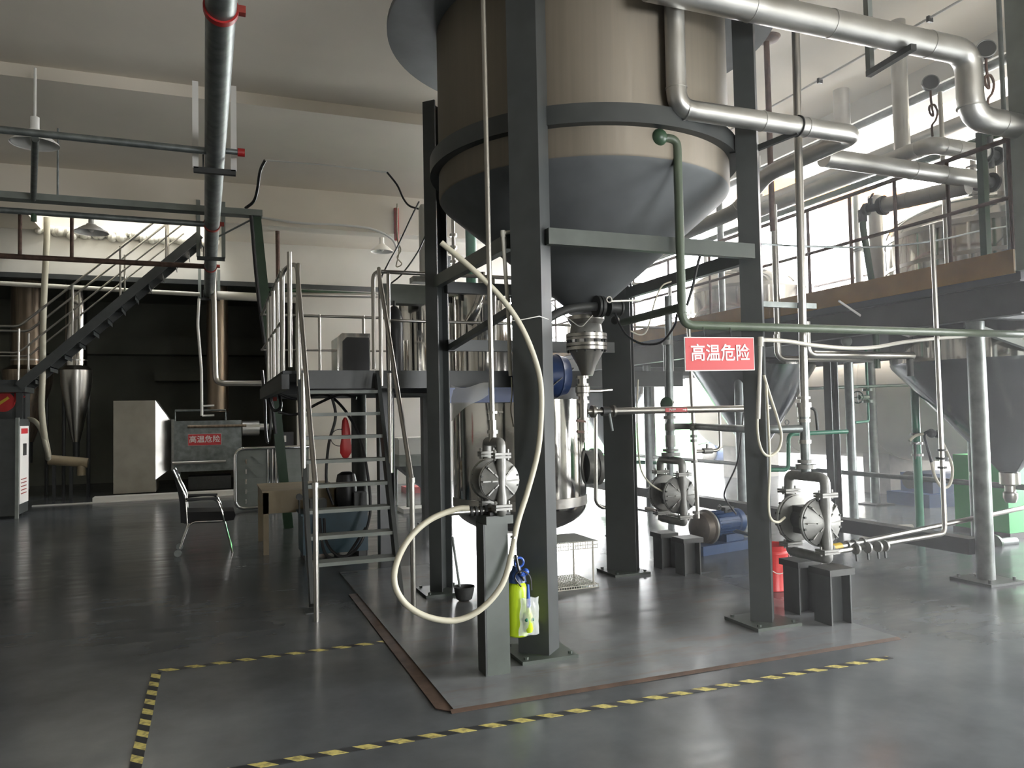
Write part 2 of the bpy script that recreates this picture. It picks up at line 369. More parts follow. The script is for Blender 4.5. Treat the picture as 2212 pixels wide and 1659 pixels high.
# =====================================================  TANK FRAME
XL,XR,YF,YB=1.86,3.73,4.60,6.60
fr=T('steel_frame','grey painted steel frame of four columns holding the large conical tank','frame',((XL+XR)/2,(YF+YB)/2,0))
COLM={}
r2=math.sqrt(.5); FN=V((-r2,-r2,0)); FS=V((r2,-r2,0))
for (x,y,zt,w1,d1,solid) in ((1.95,4.64,5.6,.21,.18,1),(3.70,4.62,5.6,.15,.14,1),(1.86,6.60,4.35,.12,.20,0),(3.68,6.62,5.6,.29,.12,0)):
    p=V((x,y,.03)); q=V((x,y,zt))
    c0_=V((p.x,p.y,0))
    mb=MB().hbeam(p,q,w1,d1,fl=FN,tf=.016)
    if solid: mb=MB().obox((p+q)/2,FS*w1/2,FN*d1/2,Z_*(zt-.03)/2)
    c=build('column',mb,'steel',fr)
    bp=MB().box((c0_.x-.19,c0_.y-.19,.012),(c0_.x+.19,c0_.y+.19,.034))
    for sx in (-.15,.15):
        for sy in (-.15,.15): bp.cyl((c0_.x+sx,c0_.y+sy,.034),(c0_.x+sx,c0_.y+sy,.05),.014,6)
    build('base_plate',bp,'steel_g',c)
zb=2.70
def fb(p,q,name='beam',m_='steel_g',h=.10,t=.06): build(name,MB().bar(p,q,t,h),m_,fr)
fb((2.02,4.53,zb),(3.66,4.55,zb),h=.105)
fb((1.84,4.72,zb),(1.84,6.52,zb+.03))
fb((3.74,4.74,zb),(3.74,6.48,zb))
fb((1.95,6.6,zb),(3.62,6.6,zb),m_='steel')
fb((1.95,6.6,2.18),(3.62,6.6,2.18),m_='steel')
fb((1.97,6.55,2.16),(1.97,4.78,2.32),name='brace',m_='steel',h=.05,t=.05)
# =====================================================  BIG TANK
TC=V((2.82,5.6,0)); TR=1.165
tk=T('conical_tank','huge brushed stainless storage tank with grey cone bottom, carried high between four grey columns','tank',(TC.x,TC.y,2.3))
b=build('tank_shell',MB().lathe(TC,Z_,[(3.27,TR-.01),(3.285,TR),(6.0,TR)],96),'tank',tk)
build('cone_bottom',MB().lathe(TC,Z_,[(2.36,.13),(2.40,.14),(3.24,TR-.03),(3.27,TR-.008)],96),'cone',tk,'dull grey cone bottom')
build('support_ring',MB().lathe(TC,Z_,[(3.47,TR),(3.47,TR+.07),(3.60,TR+.07),(3.60,TR)],96,cap=False),'steel',tk,'grey painted belt ring')
for (x,y) in ((1.915,4.66),(3.68,4.66),(1.88,6.55),(3.70,6.55)):
    d=(V((x,y,0))-V((TC.x,TC.y,0))).normalized(); p=V((TC.x,TC.y,3.52))+d*(TR+.03); q=V((x,y,3.52))-d*.02
    build('support_lug',MB().bar(p,q,.1,.12),'steel',tk)
build('drip_skirt',MB().lathe(TC,Z_,[(4.62,TR),(4.62,1.56),(4.66,1.56),(4.66,TR)],96,cap=False),'cone',tk,'wide dark round collar')
# outlet under the cone
p=V((TC.x,TC.y,0))
ov=T('discharge_valve','flanged stainless discharge valve and reducer hanging below the tank cone','valve',(p.x,p.y,1.2))
def zz(y): return aty(1270,y,5.6).z
px0=aty(1262,740,5.6).x
pc=V((px0+.02,5.6,0))
build('neck',MB().lathe(pc,Z_,[(zz(703),.12),(zz(692),.15),(zz(684),.15),(zz(682),.12)],32),'inox',ov)
build('valve_body',MB().lathe(pc,Z_,[(zz(722),.135),(zz(703),.125),(zz(697),.11)],32),'cast',ov)
for a,b_ in ((729,722),(735,730),(748,742),(757,750)): 
    f=MB().cyl(pc+Z_*zz(a),pc+Z_*zz(b_),.165,40)
    build('flange',f,'inox',ov)
mb=MB()
for i in range(12):
    t=2*math.pi*i/12; q=pc+V((math.cos(t)*.15,math.sin(t)*.15,0)); mb.cyl(q+Z_*zz(762),q+Z_*zz(720),.009,6)
build('bolts',mb,'castd',ov)
build('reducer',MB().lathe(pc,Z_,[(zz(812),.045),(zz(790),.075),(zz(758),.14)],32),'inox',ov)
pb=V((aty(1259,850,5.6).x,5.6,0))
build('outlet_pipe',MB().cyl(pb+Z_*zz(955),pb+Z_*zz(812),.036,20),'inox',ov)
for y in (815,832,853,868,905,934,948): build('clamp',MB().cyl(pb+Z_*zz(y+3),pb+Z_*zz(y-3),.052,20),'inox',ov)
build('ball_valve',MB().lathe(pb,Z_,[(zz(853),.04),(zz(848),.06),(zz(836),.06),(zz(830),.04)],20),'inox',ov)
build('handle',MB().tube([pb+V((.04,-.02,zz(845))),pb+V((.13,-.04,zz(845))),pb+V((.24,-.05,zz(843)))],.013,10),'inox',ov,'polished lever handle')
for yy in (910,933): build('tap_lever',MB().bar(pb+V((0,-.03,zz(yy))),pb+V((-.09,-.06,zz(yy-2))),.018,.02),'rust',ov)
# wire guard bent in a V under the cone
gp=[aty(*q) for q in ((1180,645,5.25),(1222,684,5.25),(1250,705,5.25),(1258,705,5.25),(1280,681,5.25))]
one('bent_wire_bracket',MB().tube(gp,.005,8,bend=.02),'inox','thin bent wire in a V shape below the tank cone','wire')
# sloping dark hose to the left of the valve
hp=[aty(*q) for q in ((1183,688,5.2),(1215,672,5.25),(1250,664,5.3),(1292,662,5.35))]
hs=T('rubber_hose','dark green rubber hose running from the front column to the flanged valve under the cone','hose',hp[0])
build('hose',MB().tube(spl(hp),.034,16),'castd',hs)
q=hp[-1]; build('end_flange',MB().cyl(q-X_*.02,q-X_*.0,.085,28).cyl(q+X_*.01,q+X_*.035,.085,28),'castd',hs)
# butterfly valve right of it
q=aty(1325,665,5.35)
bv=T('butterfly_valve','black butterfly valve with chrome lever between hose flange and green pipe','valve',q)
build('valve_body',MB().cyl(q-X_*.04,q+X_*.05,.055,20).cyl(q-X_*.05,q-X_*.035,.07,20).cyl(q+X_*.05,q+X_*.065,.07,20).sph(q+V((.0,-.02,-.1)),.035,12),'castd',bv)
build('handle',MB().bar(q+V((-.06,-.06,.04)),q+V((.2,-.08,.055)),.03,.012).ring(q+V((-.08,-.08,.05)),Y_,.022,.007,16,6),'inox',bv,'chrome lever')
# =====================================================  GREEN PIPE from the tank nozzle
Yg=4.44
n0=aty(1437,297,4.62); a=aty(1450,300,Yg); b2=aty(1472,702,Yg); c2=aty(2207,741,Yg)
gpz=T('green_process_pipe','olive green pipe dropping from the tank nozzle, then running right under the red sign','pipe',(a.x,a.y,b2.z))
vx=aty(1468,500,Yg).x
build('nozzle_flange',MB().cyl((vx-.13,4.75,a.z),(vx-.13,4.57,a.z),.055,24).cyl((vx-.13,4.60,a.z),(vx-.13,4.62,a.z),.085,24),'inox',gpz)
build('pipe',MB().tube([(vx-.13,4.58,a.z),(vx-.13,Yg,a.z),(vx,Yg,a.z),(vx,Yg,b2.z),(c2.x,Yg,b2.z-.0)],.030,18,bend=.09),'greeng',gpz)
zt=aty(1470,663,Yg).z
build('branch_pipe',MB().cyl((aty(1345,664,5.3).x,5.3,zt-.0),(vx,Yg+.02,zt),.030,18),'greeng',gpz)
build('elbow_flange',MB().sph((vx-.14,Yg+.01,a.z),.06,16),'green',gpz)
build('seam_ring',MB().cyl((vx,Yg,zt-.045),(vx,Yg,zt-.035),.036,18),'greeng',gpz)
# =====================================================  SIGNS
def sign(c,wd,ht,right,upv,label,size,two=True,letters='高温危险'):
    right=V(right).normalized(); upv=V(upv).normalized(); n=right.cross(upv)
    s=T('warning_sign',label,'sign',c-upv*ht/2)
    build('sign_plate',MB().obox(c,right*wd/2,upv*ht/2,n*.004),'white',s)
    build('sign_face',MB().obox(c+n*.0045,right*(wd/2-.006),upv*(ht/2-.006),n*.002),'signr',s)
    text('lettering',letters,size,frame(c+n*.009,right,upv),'signw',s,bold=size*.012)
    return s
Ys=4.40
a,b_,d=aty(1478,728,Ys),aty(1628,728,Ys),aty(1480,802,Ys)
cs=(aty(1478,730,Ys)+aty(1629,798,Ys))/2
sg=sign(cs,(b_-a).length,(d-a).length,(1,0,.012),(0,0,1),'red sign with four white Chinese characters hanging under the green pipe',.122)
build('hanging_wire',MB().tube([cs+V((.1,0,.10)),cs+V((.1,.01,.18)),cs+V((.1,.04,.2))],.003,6).tube([cs+V((-.12,0,.10)),cs+V((-.12,.01,.18)),cs+V((-.12,.04,.2))],.003,6),'castd',sg)

# =====================================================  DIAPHRAGM PUMPS
def stand(c,wd,dp,h,label,grp=None,mtl='steel'):
    t=T('pump_stand',label,'stand',(c[0],c[1],c[2]),grp)
    x,y,z=c
    build('post',MB().box((x-wd/2,y-dp/2,z),(x-wd/2+.012,y+dp/2,z+h)).box((x+wd/2-.012,y-dp/2,z),(x+wd/2,y+dp/2,z+h)).box((x-wd/2,y-.006,z),(x+wd/2,y+.006,z+h)),mtl,t)
    build('cap_plate',MB().box((x-wd/2-.02,y-dp/2-.02,z+h),(x+wd/2+.02,y+dp/2+.02,z+h+.045)),'castd' if mtl=='steel' else 'steel_g',t)
    return t
def pump(c,R,sep,label,rm=.034,smooth_front=True,ax=(0,-1,0)):
    c=V(c); a=V(ax).normalized(); s=a.cross(Z_); t=T('diaphragm_pump',label,'pump',c-Z_*(R+.12),'double diaphragm pumps')
    k=R/.17
    build('centre_block',MB().obox(c,a*(sep/2+.01),s*.055*k,Z_*.10*k).cyl(c-a*sep/2,c+a*sep/2,.08*k,20),'castd',t)
    for g in (1,-1):
        q=c+a*g*sep/2; d=a*g
        ch=build('chamber',MB().lathe(q,d,[(-.035*k,R*.9),(-.03*k,R),(-.012*k,R),(-.012*k,R*.97),(.0,R*.97),(0,R),(.016*k,R),(.02*k,R*.93),(.045*k,R*.62),(.062*k,R*.3),(.066*k,.03)],48),'cast',t)
        rb=MB()
        for i in range(8):
            th=2*math.pi*i/8; e=(s*math.cos(th)+Z_*math.sin(th)); w_=(s*-math.sin(th)+Z_*math.cos(th))
            rb.obox(q+e*R*.62+d*.038*k,e*R*.32,w_*.004,d*.011)
            rb.obox(q+e*R*.35+d*.055*k,e*R*.15,w_*.004,d*.010)
        build('ribs',rb,'cast',ch)
        bl=MB()
        for i in range(12):
            th=2*math.pi*(i+.5)/12; e=(s*math.cos(th)+Z_*math.sin(th)); bl.cyl(q+e*R*.96-d*.03*k,q+e*R*.96+d*.028*k,.009*k,6)
        build('bolts',bl,'castd',ch)
        build('clamp_ring',MB().ring(q-d*.004,d,R*1.0,.010*k,48,8),'cast',t)
        # vertical riser on the outer face
        o=q+d*(.058*k)
        build('riser',MB().lathe(o-Z_*(R+.03),Z_,[(0,rm),(.06*k,rm*1.15),(R,rm*.8),(2*R,rm*1.15),(2*R+.06,rm)],20),'cast',t)
        for h in (R+.03,-(R+.03)):
            build('port_flange',MB().obox(o+Z_*(h+.008),a*.048*k,s*.07*k,Z_*.007).obox(o+Z_*(h-.010),a*.048*k,s*.07*k,Z_*.007).cyl(o+Z_*(h-.03)+s*.058*k,o+Z_*(h+.035)+s*.058*k,.008,8).cyl(o+Z_*(h-.03)-s*.058*k,o+Z_*(h+.035)-s*.058*k,.008,8),'cast',t)
    for g,nm in ((1,'discharge_manifold'),(-1,'suction_manifold')):
        e=sep/2+.058*k; z0=R+.035; z1=R+(.15 if g>0 else .085)*k
        build(nm,MB().tube([c+a*e+Z_*g*z0,c+a*e+Z_*g*z1,c-a*e+Z_*g*z1,c-a*e+Z_*g*z0],rm*1.08,20,bend=.07*k),'cast',t)
    build('air_valve',MB().obox(c-s*(.085*k),a*.05*k,s*.035*k,Z_*.07*k).cyl(c-s*.12*k,c-s*.18*k,.022,12),'castd',t)
    return t
# pump 1 (front left), stand
q=aty(1072,1455,4.40); top=aty(1072,1122,4.40).z
s1=T('pump_stand','tall grey-green box post beside the front column, carrying the smallest pump','stand',(1.575,4.43,.012))
build('post',MB().box((1.50,4.36,.012),(1.645,4.50,top-.02)),'steel_g',s1)
build('dark_web',MB().box((1.49,4.36,.012),(1.499,4.50,top-.02)),'steel',s1)
build('cap_plate',MB().box((1.50,4.33,top-.02),(1.67,4.52,top+.03)),'steel_g',s1)
build('cap_plate',MB().box((1.53,4.35,top+.032),(1.66,4.50,top+.05)),'castd',s1)
p1c=aty(1068,1036,4.42); 
pump(p1c,.122,.17,'small cast diaphragm pump on the tall grey-green post beside the front column',rm=.026)
# inlet coupling to the left
z1=p1c.z-.122-.06; cx=p1c.x
cp=T('hose_coupling','threaded hose coupling on the left of the small front pump','coupling',(cx-.2,4.42,z1))
build('nipple',MB().cyl((cx-.30,4.42,z1),(cx-.03,4.42,z1),.018,16),'inox',cp)
for i in range(4): build('collar',MB().cyl((cx-.16+i*.03,4.42,z1),(cx-.145+i*.03,4.42,z1),.03,20),'castd',cp)
# riser pipe of pump1
zt=p1c.z+.122+.15*.122/.17
r1=T('riser_pipe','thin polished stainless pipe rising from the small front pump past the tank to the ceiling','pipe',(cx,4.42,zt))
tp=aty(1040,0,4.42)
dx=cx-.005
build('pipe',MB().tube([(dx,4.42,zt+.12),(tp.x+.01,4.42,4.8)],.0155,16),'inox',r1)
build('union',MB().cyl((dx,4.42,zt+.0),(dx,4.42,zt+.13),.024,16).cyl((dx,4.42,zt+.05),(dx,4.42,zt+.07),.034,20),'inox',r1)
build('clamp',MB().cyl((dx,4.42,zt+.17),(dx,4.42,zt+.185),.034,20).cyl((dx+.03,4.40,zt+.178),(dx+.06,4.40,zt+.178),.006,8),'inox',r1)
# big cream hose loop
L=[(1012,1098,4.40),(985,1100,4.39),(930,1122,4.36),(885,1162,4.33),(857,1215,4.31),(853,1262,4.30),(877,1305,4.29),(925,1333,4.28),(985,1340,4.28),(1040,1315,4.27),(1085,1262,4.27),(1105,1195,4.30),(1118,1130,4.34),(1140,1060,4.38),(1160,985,4.42),(1168,920,4.43),(1168,830,4.44),(1150,760,4.44),(1120,695,4.43),(1080,640,4.43),(1030,590,4.43),(990,555,4.45),(953,524,4.47)]
hl=T('cream_hose','thick cream hose hanging in a big loop from the small front pump','hose',aty(*L[8]))
build('hose',MB().tube(spl([aty(*p) for p in L],6),.0175,16),'cream',hl)
build('hose_clamp',MB().cyl(aty(1110,1158,4.32),aty(1109,1163,4.32),.021,16),'inox',hl)
tw=[aty(*p) for p in ((1105,693,4.44),(1120,692,4.42),(1150,686,4.41),(1165,683,4.41),(1185,690,4.45))]
one('tie_wire',MB().tube(tw,.003,6),'white','thin white tie wire holding the cream hose to the front column','wire')
# thin cream vertical tube behind front column left edge
tt=T('cream_tube','thin cream plastic tube hanging straight down the left edge of the front column','tube',aty(1103,810,4.75))
build('tube',MB().tube([aty(1102,500,4.7)+X_*.02,aty(1086,503,4.72),aty(1090,560,4.72),aty(1098,680,4.73),aty(1103,812,4.73)],.013,12,bend=.04),'creamp',tt)
build('end_cap',MB().cyl(aty(1086,498,4.72),aty(1087,512,4.72),.017,12),'creamp',tt)
build('cable',MB().tube(spl([aty(1105,815,4.74),aty(1106,850,4.74),aty(1103,885,4.74),aty(1109,922,4.74)]),.005,8),'cream',tt)
# sprayer bottle with bag
sx=aty(1113,1300,4.74)
sp_=T('pressure_sprayer','lime yellow pressure sprayer with navy neck hanging between the pump post and the front column','sprayer',(sx.x,4.5,.2))
Ysp=4.50
zt_=lambda y,px=1120: aty(px,y,Ysp).z
cx_=aty(1118,1330,Ysp).x; zb_=max(.02,zt_(1372))
build('bottle',MB().lathe((cx_,Ysp,0),Z_,[(zb_,.055),(zb_+.01,.065),(zt_(1275),.065),(zt_(1262),.055),(zt_(1255),.035)],28),'lime',sp_)
build('shoulder',MB().lathe((cx_,Ysp,0),Z_,[(zt_(1256),.06),(zt_(1242),.055),(zt_(1230),.03),(zt_(1222),.025)],24),'blued',sp_)
build('pump_rod',MB().cyl((cx_-.005,Ysp,zt_(1222)),(cx_-.005,Ysp,zt_(1200)),.014,14),'white',sp_)
build('handle',MB().ring((cx_+.015,Ysp-.01,zt_(1214)),(0,1,0),.028,.007,20,8),'blueb',sp_)
build('trigger_lance',MB().tube(spl([(cx_-.02,Ysp-.04,zt_(1195)),(cx_-.01,Ysp-.06,zt_(1225)),(cx_+.02,Ysp-.07,zt_(1250))]),.009,8),'black',sp_)
build('knob',MB().sph((cx_+.04,Ysp-.05,zt_(1233)),.022,12).sph((cx_+.01,Ysp-.06,zt_(1237)),.018,12),'blueb',sp_)
build('hose',MB().tube(spl([(cx_+.0,Ysp-.07,zt_(1262)),(cx_-.04,Ysp-.07,zt_(1240)),(cx_+.0,Ysp-.08,zt_(1228)),(cx_+.05,Ysp-.09,zt_(1240)),(cx_+.06,Ysp-.09,zt_(1270))]),.005,8),'black',sp_)
bgc=aty(1141,1325,4.42)
bb=T('plastic_bag','crumpled clear plastic bag with a yellow-green bottle inside, hanging beside the lime sprayer','bag',(bgc.x,4.42,.2))
mb=MB(); random.seed(5)
nx,nz=9,12
def bagp(i,j,s):
    u=i/nx-.5; v=j/nz; wdt=.066*(1-.1*v)+.003*math.sin(j*1.1); 
    th=.03*math.cos(u*math.pi)*(.35+.65*math.sin(v*math.pi))
    return V((bgc.x+u*2*wdt+.010*v+.001*math.sin(j*2.1+i),4.415+s*th+.004*math.sin(i*2+j*1.3),aty(1138,1372,4.42).z+v*.225+.003*math.sin(i*1.5)))
for s_ in (-1,1):
    vs=[bagp(i,j,s_) for j in range(nz+1) for i in range(nx+1)]
    mb.add(vs,[(j*(nx+1)+i,j*(nx+1)+i+1,(j+1)*(nx+1)+i+1,(j+1)*(nx+1)+i) for j in range(nz) for i in range(nx)])
build('bag_film',mb,'bagp',bb)
cb=T('spray_bottle','small yellow-green bottle with blue neck inside the clear plastic bag','bottle',(bgc.x,4.415,.1))
z_=lambda y:aty(1138,y,4.42).z
build('bottle',MB().lathe((bgc.x+.0,4.415,0),Z_,[(z_(1365),.022),(z_(1358),.028),(z_(1330),.026),(z_(1318),.014),(z_(1312),.012)],20),'lime',cb)
build('neck',MB().lathe((bgc.x+.0,4.415,0),Z_,[(z_(1312),.013),(z_(1290),.011),(z_(1262),.008)],16),'blueb',cb)
for d_ in (-.022,.018): build('green_cap',MB().sph((bgc.x+d_,4.395,z_(1337)),.011,10),'green2',cb)
# ladle leaning at back-left column
lc=atz(1003,1300,.0); lc=V((lc.x,lc.y,.012))
ld=T('ladle','dark steel ladle with long handle leaning against the rear left column','ladle',lc)
build('bowl',MB().lathe(lc+Z_*.005,Z_,[(0,.05),(.01,.066),(.075,.082),(.11,.084),(.112,.089),(.108,.089),(.08,.077),(.02,.06),(.015,.0)],32,cap=False),'castd',ld)
build('handle',MB().tube([lc+V((-.02,.06,.10)),V((1.93,6.48,.50))],.011,10),'galv',ld)
# wire rack
wr=T('wire_rack','low white wire step rack with two shelves standing on the pad behind the front column','rack',(3.0,6.3,.012))
xa,xb,ya,yb=2.72,3.17,6.16,6.62
for nm,z in (('top_shelf',.42),('bottom_shelf',.04)):
    mb=MB()
    for i in range(20): 
        x=xa+(xb-xa)*i/19; mb.cyl((x,ya,z+.0),(x,yb,z),.0032,5); mb.cyl((x,ya,z+.0),(x,ya,z-.06 if z>.1 else z-.025),.0032,5)
    for i in range(12):
        y=ya+(yb-ya)*i/11; mb.cyl((xa,y,z),(xb,y,z),.0032,5)
    for zz_ in (0,-.03,-.06) if z>.1 else (0,-.025): mb.cyl((xa-.005,ya,z+zz_),(xb+.005,ya,z+zz_),.004,6)
    sh_=build(nm,mb,'creamp',wr)
    if z>.1: build('sheet',MB().box((xa+.01,ya+.02,z+.004),(xb-.01,yb-.01,z+.008)),'steel_l',sh_)
for x in (xa+.02,xb-.03):
    for y in (ya+.03,yb-.03): build('leg',MB().cyl((x,y,.012),(x,y,.42),.009,8),'creamp',wr)
# bucket
bc=V((4.50,5.46,0)); 
bk=T('bucket','red plastic bucket on the floor behind the right front column','bucket',(bc.x,bc.y,0))
build('pail',MB().lathe(bc,Z_,[(.0,.10),(.005,.108),(.02,.108),(.03,.104),(.32,.132),(.322,.142),(.33,.142),(.345,.133),(.385,.136),(.39,.141),(.38,.130),(.03,.10),(.03,0)],40,cap=False),'redp',bk)
build('handle',MB().tube(spl([bc+V((-.14,0,.34)),bc+V((-.155,-.07,.26)),bc+V((-.08,-.15,.17)),bc+V((.03,-.16,.20)),bc+V((.12,-.08,.27)),bc+V((.14,0,.34))]),.004,8),'white',bk)
# pumps 2 and 3 on paired stands
zs2=aty(1790,1225,4.42).z-.045
stand((4.165,4.42,0.012),.19,.17,zs2-.012,'grey steel stand in front, under the larger pump behind the right front column')
stand((4.165,4.75,0.012),.17,.17,zs2-.012,'grey steel stand behind the front stand, under the larger pump near the right front column')
c2_=(aty(1775,1130,4.45)+aty(1716,1116,4.72))/2
P2=V((c2_.x,4.585,c2_.z))
pump(P2,.172,.26,'large cast diaphragm pump on two short stands next to the red bucket')
zs3=aty(1480,1160,6.28).z-.045
stand((4.19,6.28,0),.18,.16,zs3,'grey steel stand in front, under the pump beside the blue motor')
stand((4.16,6.64,0),.16,.16,zs3,'grey steel stand behind, under the pump beside the blue motor')
c3_=(aty(1471,1071,6.31)+aty(1432,1062,6.6))/2
P3=V((c3_.x,6.455,c3_.z))
pump(P3,.172,.27,'large cast diaphragm pump on two short stands beside the blue motor')
# riser of pump 2
zt=P2.z+.172+.15
ry=P2.y; rx=P2.x
rs=T('riser_pipe','stainless pipe with collars rising from the large right pump to the ceiling','pipe',(rx,ry,zt))
def zr(px,y): return aty(px,y,ry).z
xt=aty(1720,60,ry).x
build('pipe',MB().cyl((rx,ry,zt+.02),(xt,ry,4.95),.030,20),'inox',rs)
build('lower_pipe',MB().cyl((rx,ry,zt+.03),(rx,ry,zr(1740,870)),.036,20),'galv',rs)
for y0,y1,rr in ((1012,1003,.075),(1000,993,.06),(958,950,.045),(912,905,.045),(880,870,.055),(893,885,.045),(862,857,.05)):
    build('collar',MB().cyl((rx,ry,zr(1740,y0)),(rx,ry,zr(1740,y1)),rr,24),'inox' if rr<.06 else 'cast',rs)
build('valve_body',MB().cyl((rx,ry,zr(1738,900)),(rx,ry,zr(1738,872)),.045,20),'inox',rs)
build('valve_handle',MB().tube(spl([(rx+.06,ry,zr(1740,880)),(rx+.09,ry-.02,zr(1740,890)),(rx+.095,ry-.03,zr(1740,930))]),.011,8),'castd',rs)
# side branch from riser to column
ybr=ry+.02
bz=zr(1700,927)
br=T('branch_pipe','dark horizontal pipe joining the two pump risers behind the right front column','pipe',(4.1,5.5,bz))
def p_(px,py,Y): return aty(px,py,Y)
r3x=P3.x
build('pipe',MB().tube([(rx-.03,ry,bz),(rx-.35,ry+.1,bz),(r3x+.2,P3.y-.05,bz+.0),(r3x+.02,P3.y,bz)],.030,16,bend=.15),'galv',br)
build('eye_bolt',MB().ring((rx-.16,ry,bz+.05),Y_,.018,.004,16,6),'castd',br)
# riser of pump 3 with fittings
zt3=P3.z+.172+.15
rs=T('riser_pipe','stainless pipe with flanged fittings rising from the pump beside the blue motor','pipe',(P3.x,P3.y,zt3))
def z3(y): return aty(1450,y,P3.y).z
build('pipe',MB().cyl((P3.x,P3.y,zt3+.0),(aty(1445,700,P3.y).x,P3.y,z3(640)),.036,20),'galv',rs)
for y0,y1,rr in ((985,978,.09),(975,970,.075),(965,940,.048),(930,915,.05),(905,898,.06),(872,866,.05),(745,735,.055)):
    build('collar',MB().cyl((P3.x,P3.y,z3(y0)),(P3.x,P3.y,z3(y1)),rr,24),'cast',rs)
build('valve_wheel',MB().lathe((P3.x-.05,P3.y-.04,z3(872)),(-.6,-.4,.1),[(0,.06),(.02,.065),(.03,.05)],16),'green',rs)
# thin vertical pipe right of pump 3 with small globe valves
vx_=aty(1500,1000,6.2).x
vp=T('sample_pipe','thin stainless pipe with small valves standing just right of the pump beside the blue motor','pipe',(vx_,6.2,.5))
zv=lambda y:aty(1500,y,6.2).z
build('pipe',MB().cyl((vx_+.02,6.2,zv(1120)),(vx_-.02,6.2,zv(700)),.019,14),'inox',vp)
for y in (1110,1000,955,945,930,920): build('collar',MB().cyl((vx_,6.2,zv(y)),(vx_,6.2,zv(y-6)),.032,14),'cast',vp)
build('side_arm',MB().tube([(vx_,6.2,zv(975)),(vx_+.26,6.2,zv(975)),(vx_+.3,6.2,zv(968)),(vx_+.3,6.2,zv(890))],.016,12,bend=.04),'inox',vp)
build('arm_valve',MB().cyl((vx_+.10,6.2,zv(975)),(vx_+.2,6.2,zv(975)),.028,14).cyl((vx_+.15,6.2,zv(975)),(vx_+.15,6.2,zv(960)),.014,10).bar((vx_+.15,6.2,zv(957)),(vx_+.05,6.2,zv(961)),.012,.006),'cast',vp)
# PVPP marked pipe
Yp=5.6; za=aty(1330,888,Yp).z
pp=T('marked_pipe','polished stainless pipe with small pink marker running level from the outlet valve to the right','pipe',aty(1330,888,Yp))
xa_=pb.x+.035; xb_=aty(1612,888,Yp).x
build('pipe',MB().cyl((aty(1328,888,Yp).x,Yp,za),(xb_+.25,Yp,za),.029,20),'inox',pp)
build('flange',MB().cyl((aty(1322,888,Yp).x,Yp,za),(aty(1327,888,Yp).x,Yp,za),.05,24),'inox',pp)
build('flange',MB().cyl((aty(1278,888,Yp).x,Yp,za),(aty(1284,888,Yp).x,Yp,za),.05,24),'inox',pp)
build('short_pipe',MB().cyl((xa_,Yp,za),(aty(1322,888,Yp).x,Yp,za),.022,16),'inox',pp)
build('valve_body',MB().cyl((aty(1300,888,Yp).x,Yp,za),(aty(1316,888,Yp).x,Yp,za),.038,20),'castd',pp)
build('valve_lever',MB().tube([(aty(1310,888,Yp).x,Yp-.05,za-.02),(aty(1314,925,Yp).x,Yp-.07,za-.16)],.010,8),'galv',pp)
x0=aty(1433,888,Yp).x; x1=aty(1480,888,Yp).x
mk=build('flow_marker',MB().box((x0,Yp-.0315,za-.017),(x1,Yp-.030,za+.017)),'signr',pp,'pink marker label')
text('marker_text','PVPP',.030,frame((x0+.07,Yp-.0325,za),(1,0,0),(0,0,1)),'signw',pp,bold=.0005,ext=.0003)
build('marker_arrow',MB().prism([(x1-.045,Yp-.0325,za-.004),(x1-.02,Yp-.0325,za-.004),(x1-.02,Yp-.0325,za-.010),(x1-.003,Yp-.0325,za),(x1-.02,Yp-.0325,za+.010),(x1-.02,Yp-.0325,za+.004),(x1-.045,Yp-.0325,za+.004)],(0,.0008,0)),'signw',pp)
# blue motor pump
mc=V((5.25,7.25,0)); u=V((.98,.2,0)).normalized(); sd=u.cross(Z_)
mo=T('motor_pump','blue electric motor pump on a blue base plate, on the floor behind the diaphragm pumps','pump',mc)
zc=.30
build('base_plate',MB().obox(mc+Z_*.05,u*.42,sd*.16,Z_*.05),'blue',mo)
build('pedestal',MB().obox(mc+u*.14+Z_*.14,u*.14,sd*.11,Z_*.04),'blue',mo)
build('motor_body',MB().lathe(mc+Z_*zc-u*.12,u,[(0,.10),(.02,.125),(.34,.125),(.36,.14),(.43,.14),(.45,.12)],32),'blue',mo)
fn=MB()
for i in range(20):
    t=2*math.pi*i/20; e=sd*math.cos(t)+Z_*math.sin(t); fn.obox(mc+Z_*zc+u*.06+e*.132,u*.15,e*.008,e.cross(u)*.003)
build('cooling_fins',fn,'blue',mo)
build('lifting_eye',MB().ring(mc+Z_*(zc+.17)+u*.02,sd,.028,.007,16,6),'castd',mo)
build('terminal_box',MB().obox(mc+Z_*(zc+.14)+u*.12,u*.07,sd*.06,Z_*.03),'castd',mo)
build('pump_casing',MB().lathe(mc+Z_*(zc-.03)-u*.36,u,[(0,.05),(.02,.12),(.05,.16),(.13,.17),(.15,.19),(.18,.19),(.24,.09)],36),'pump',mo)
build('casing_ring',MB().ring(mc+Z_*(zc-.03)-u*.20,u,.185,.012,36,8),'cast',mo)
cb=T('power_cable','black cable looping down from the frame to the blue motor','cable',mc+u*.25+Z_*.45)
build('cable',MB().tube(spl([mc+u*.2+Z_*.45,aty(1590,1110,6.9),aty(1568,1080,6.9),aty(1566,1060,6.8),aty(1592,1000,6.7),aty(1602,930,6.6),aty(1608,870,6.6)]),.009,8),'black',cb)
cb['label']='black cable looping down from above to the blue motor'
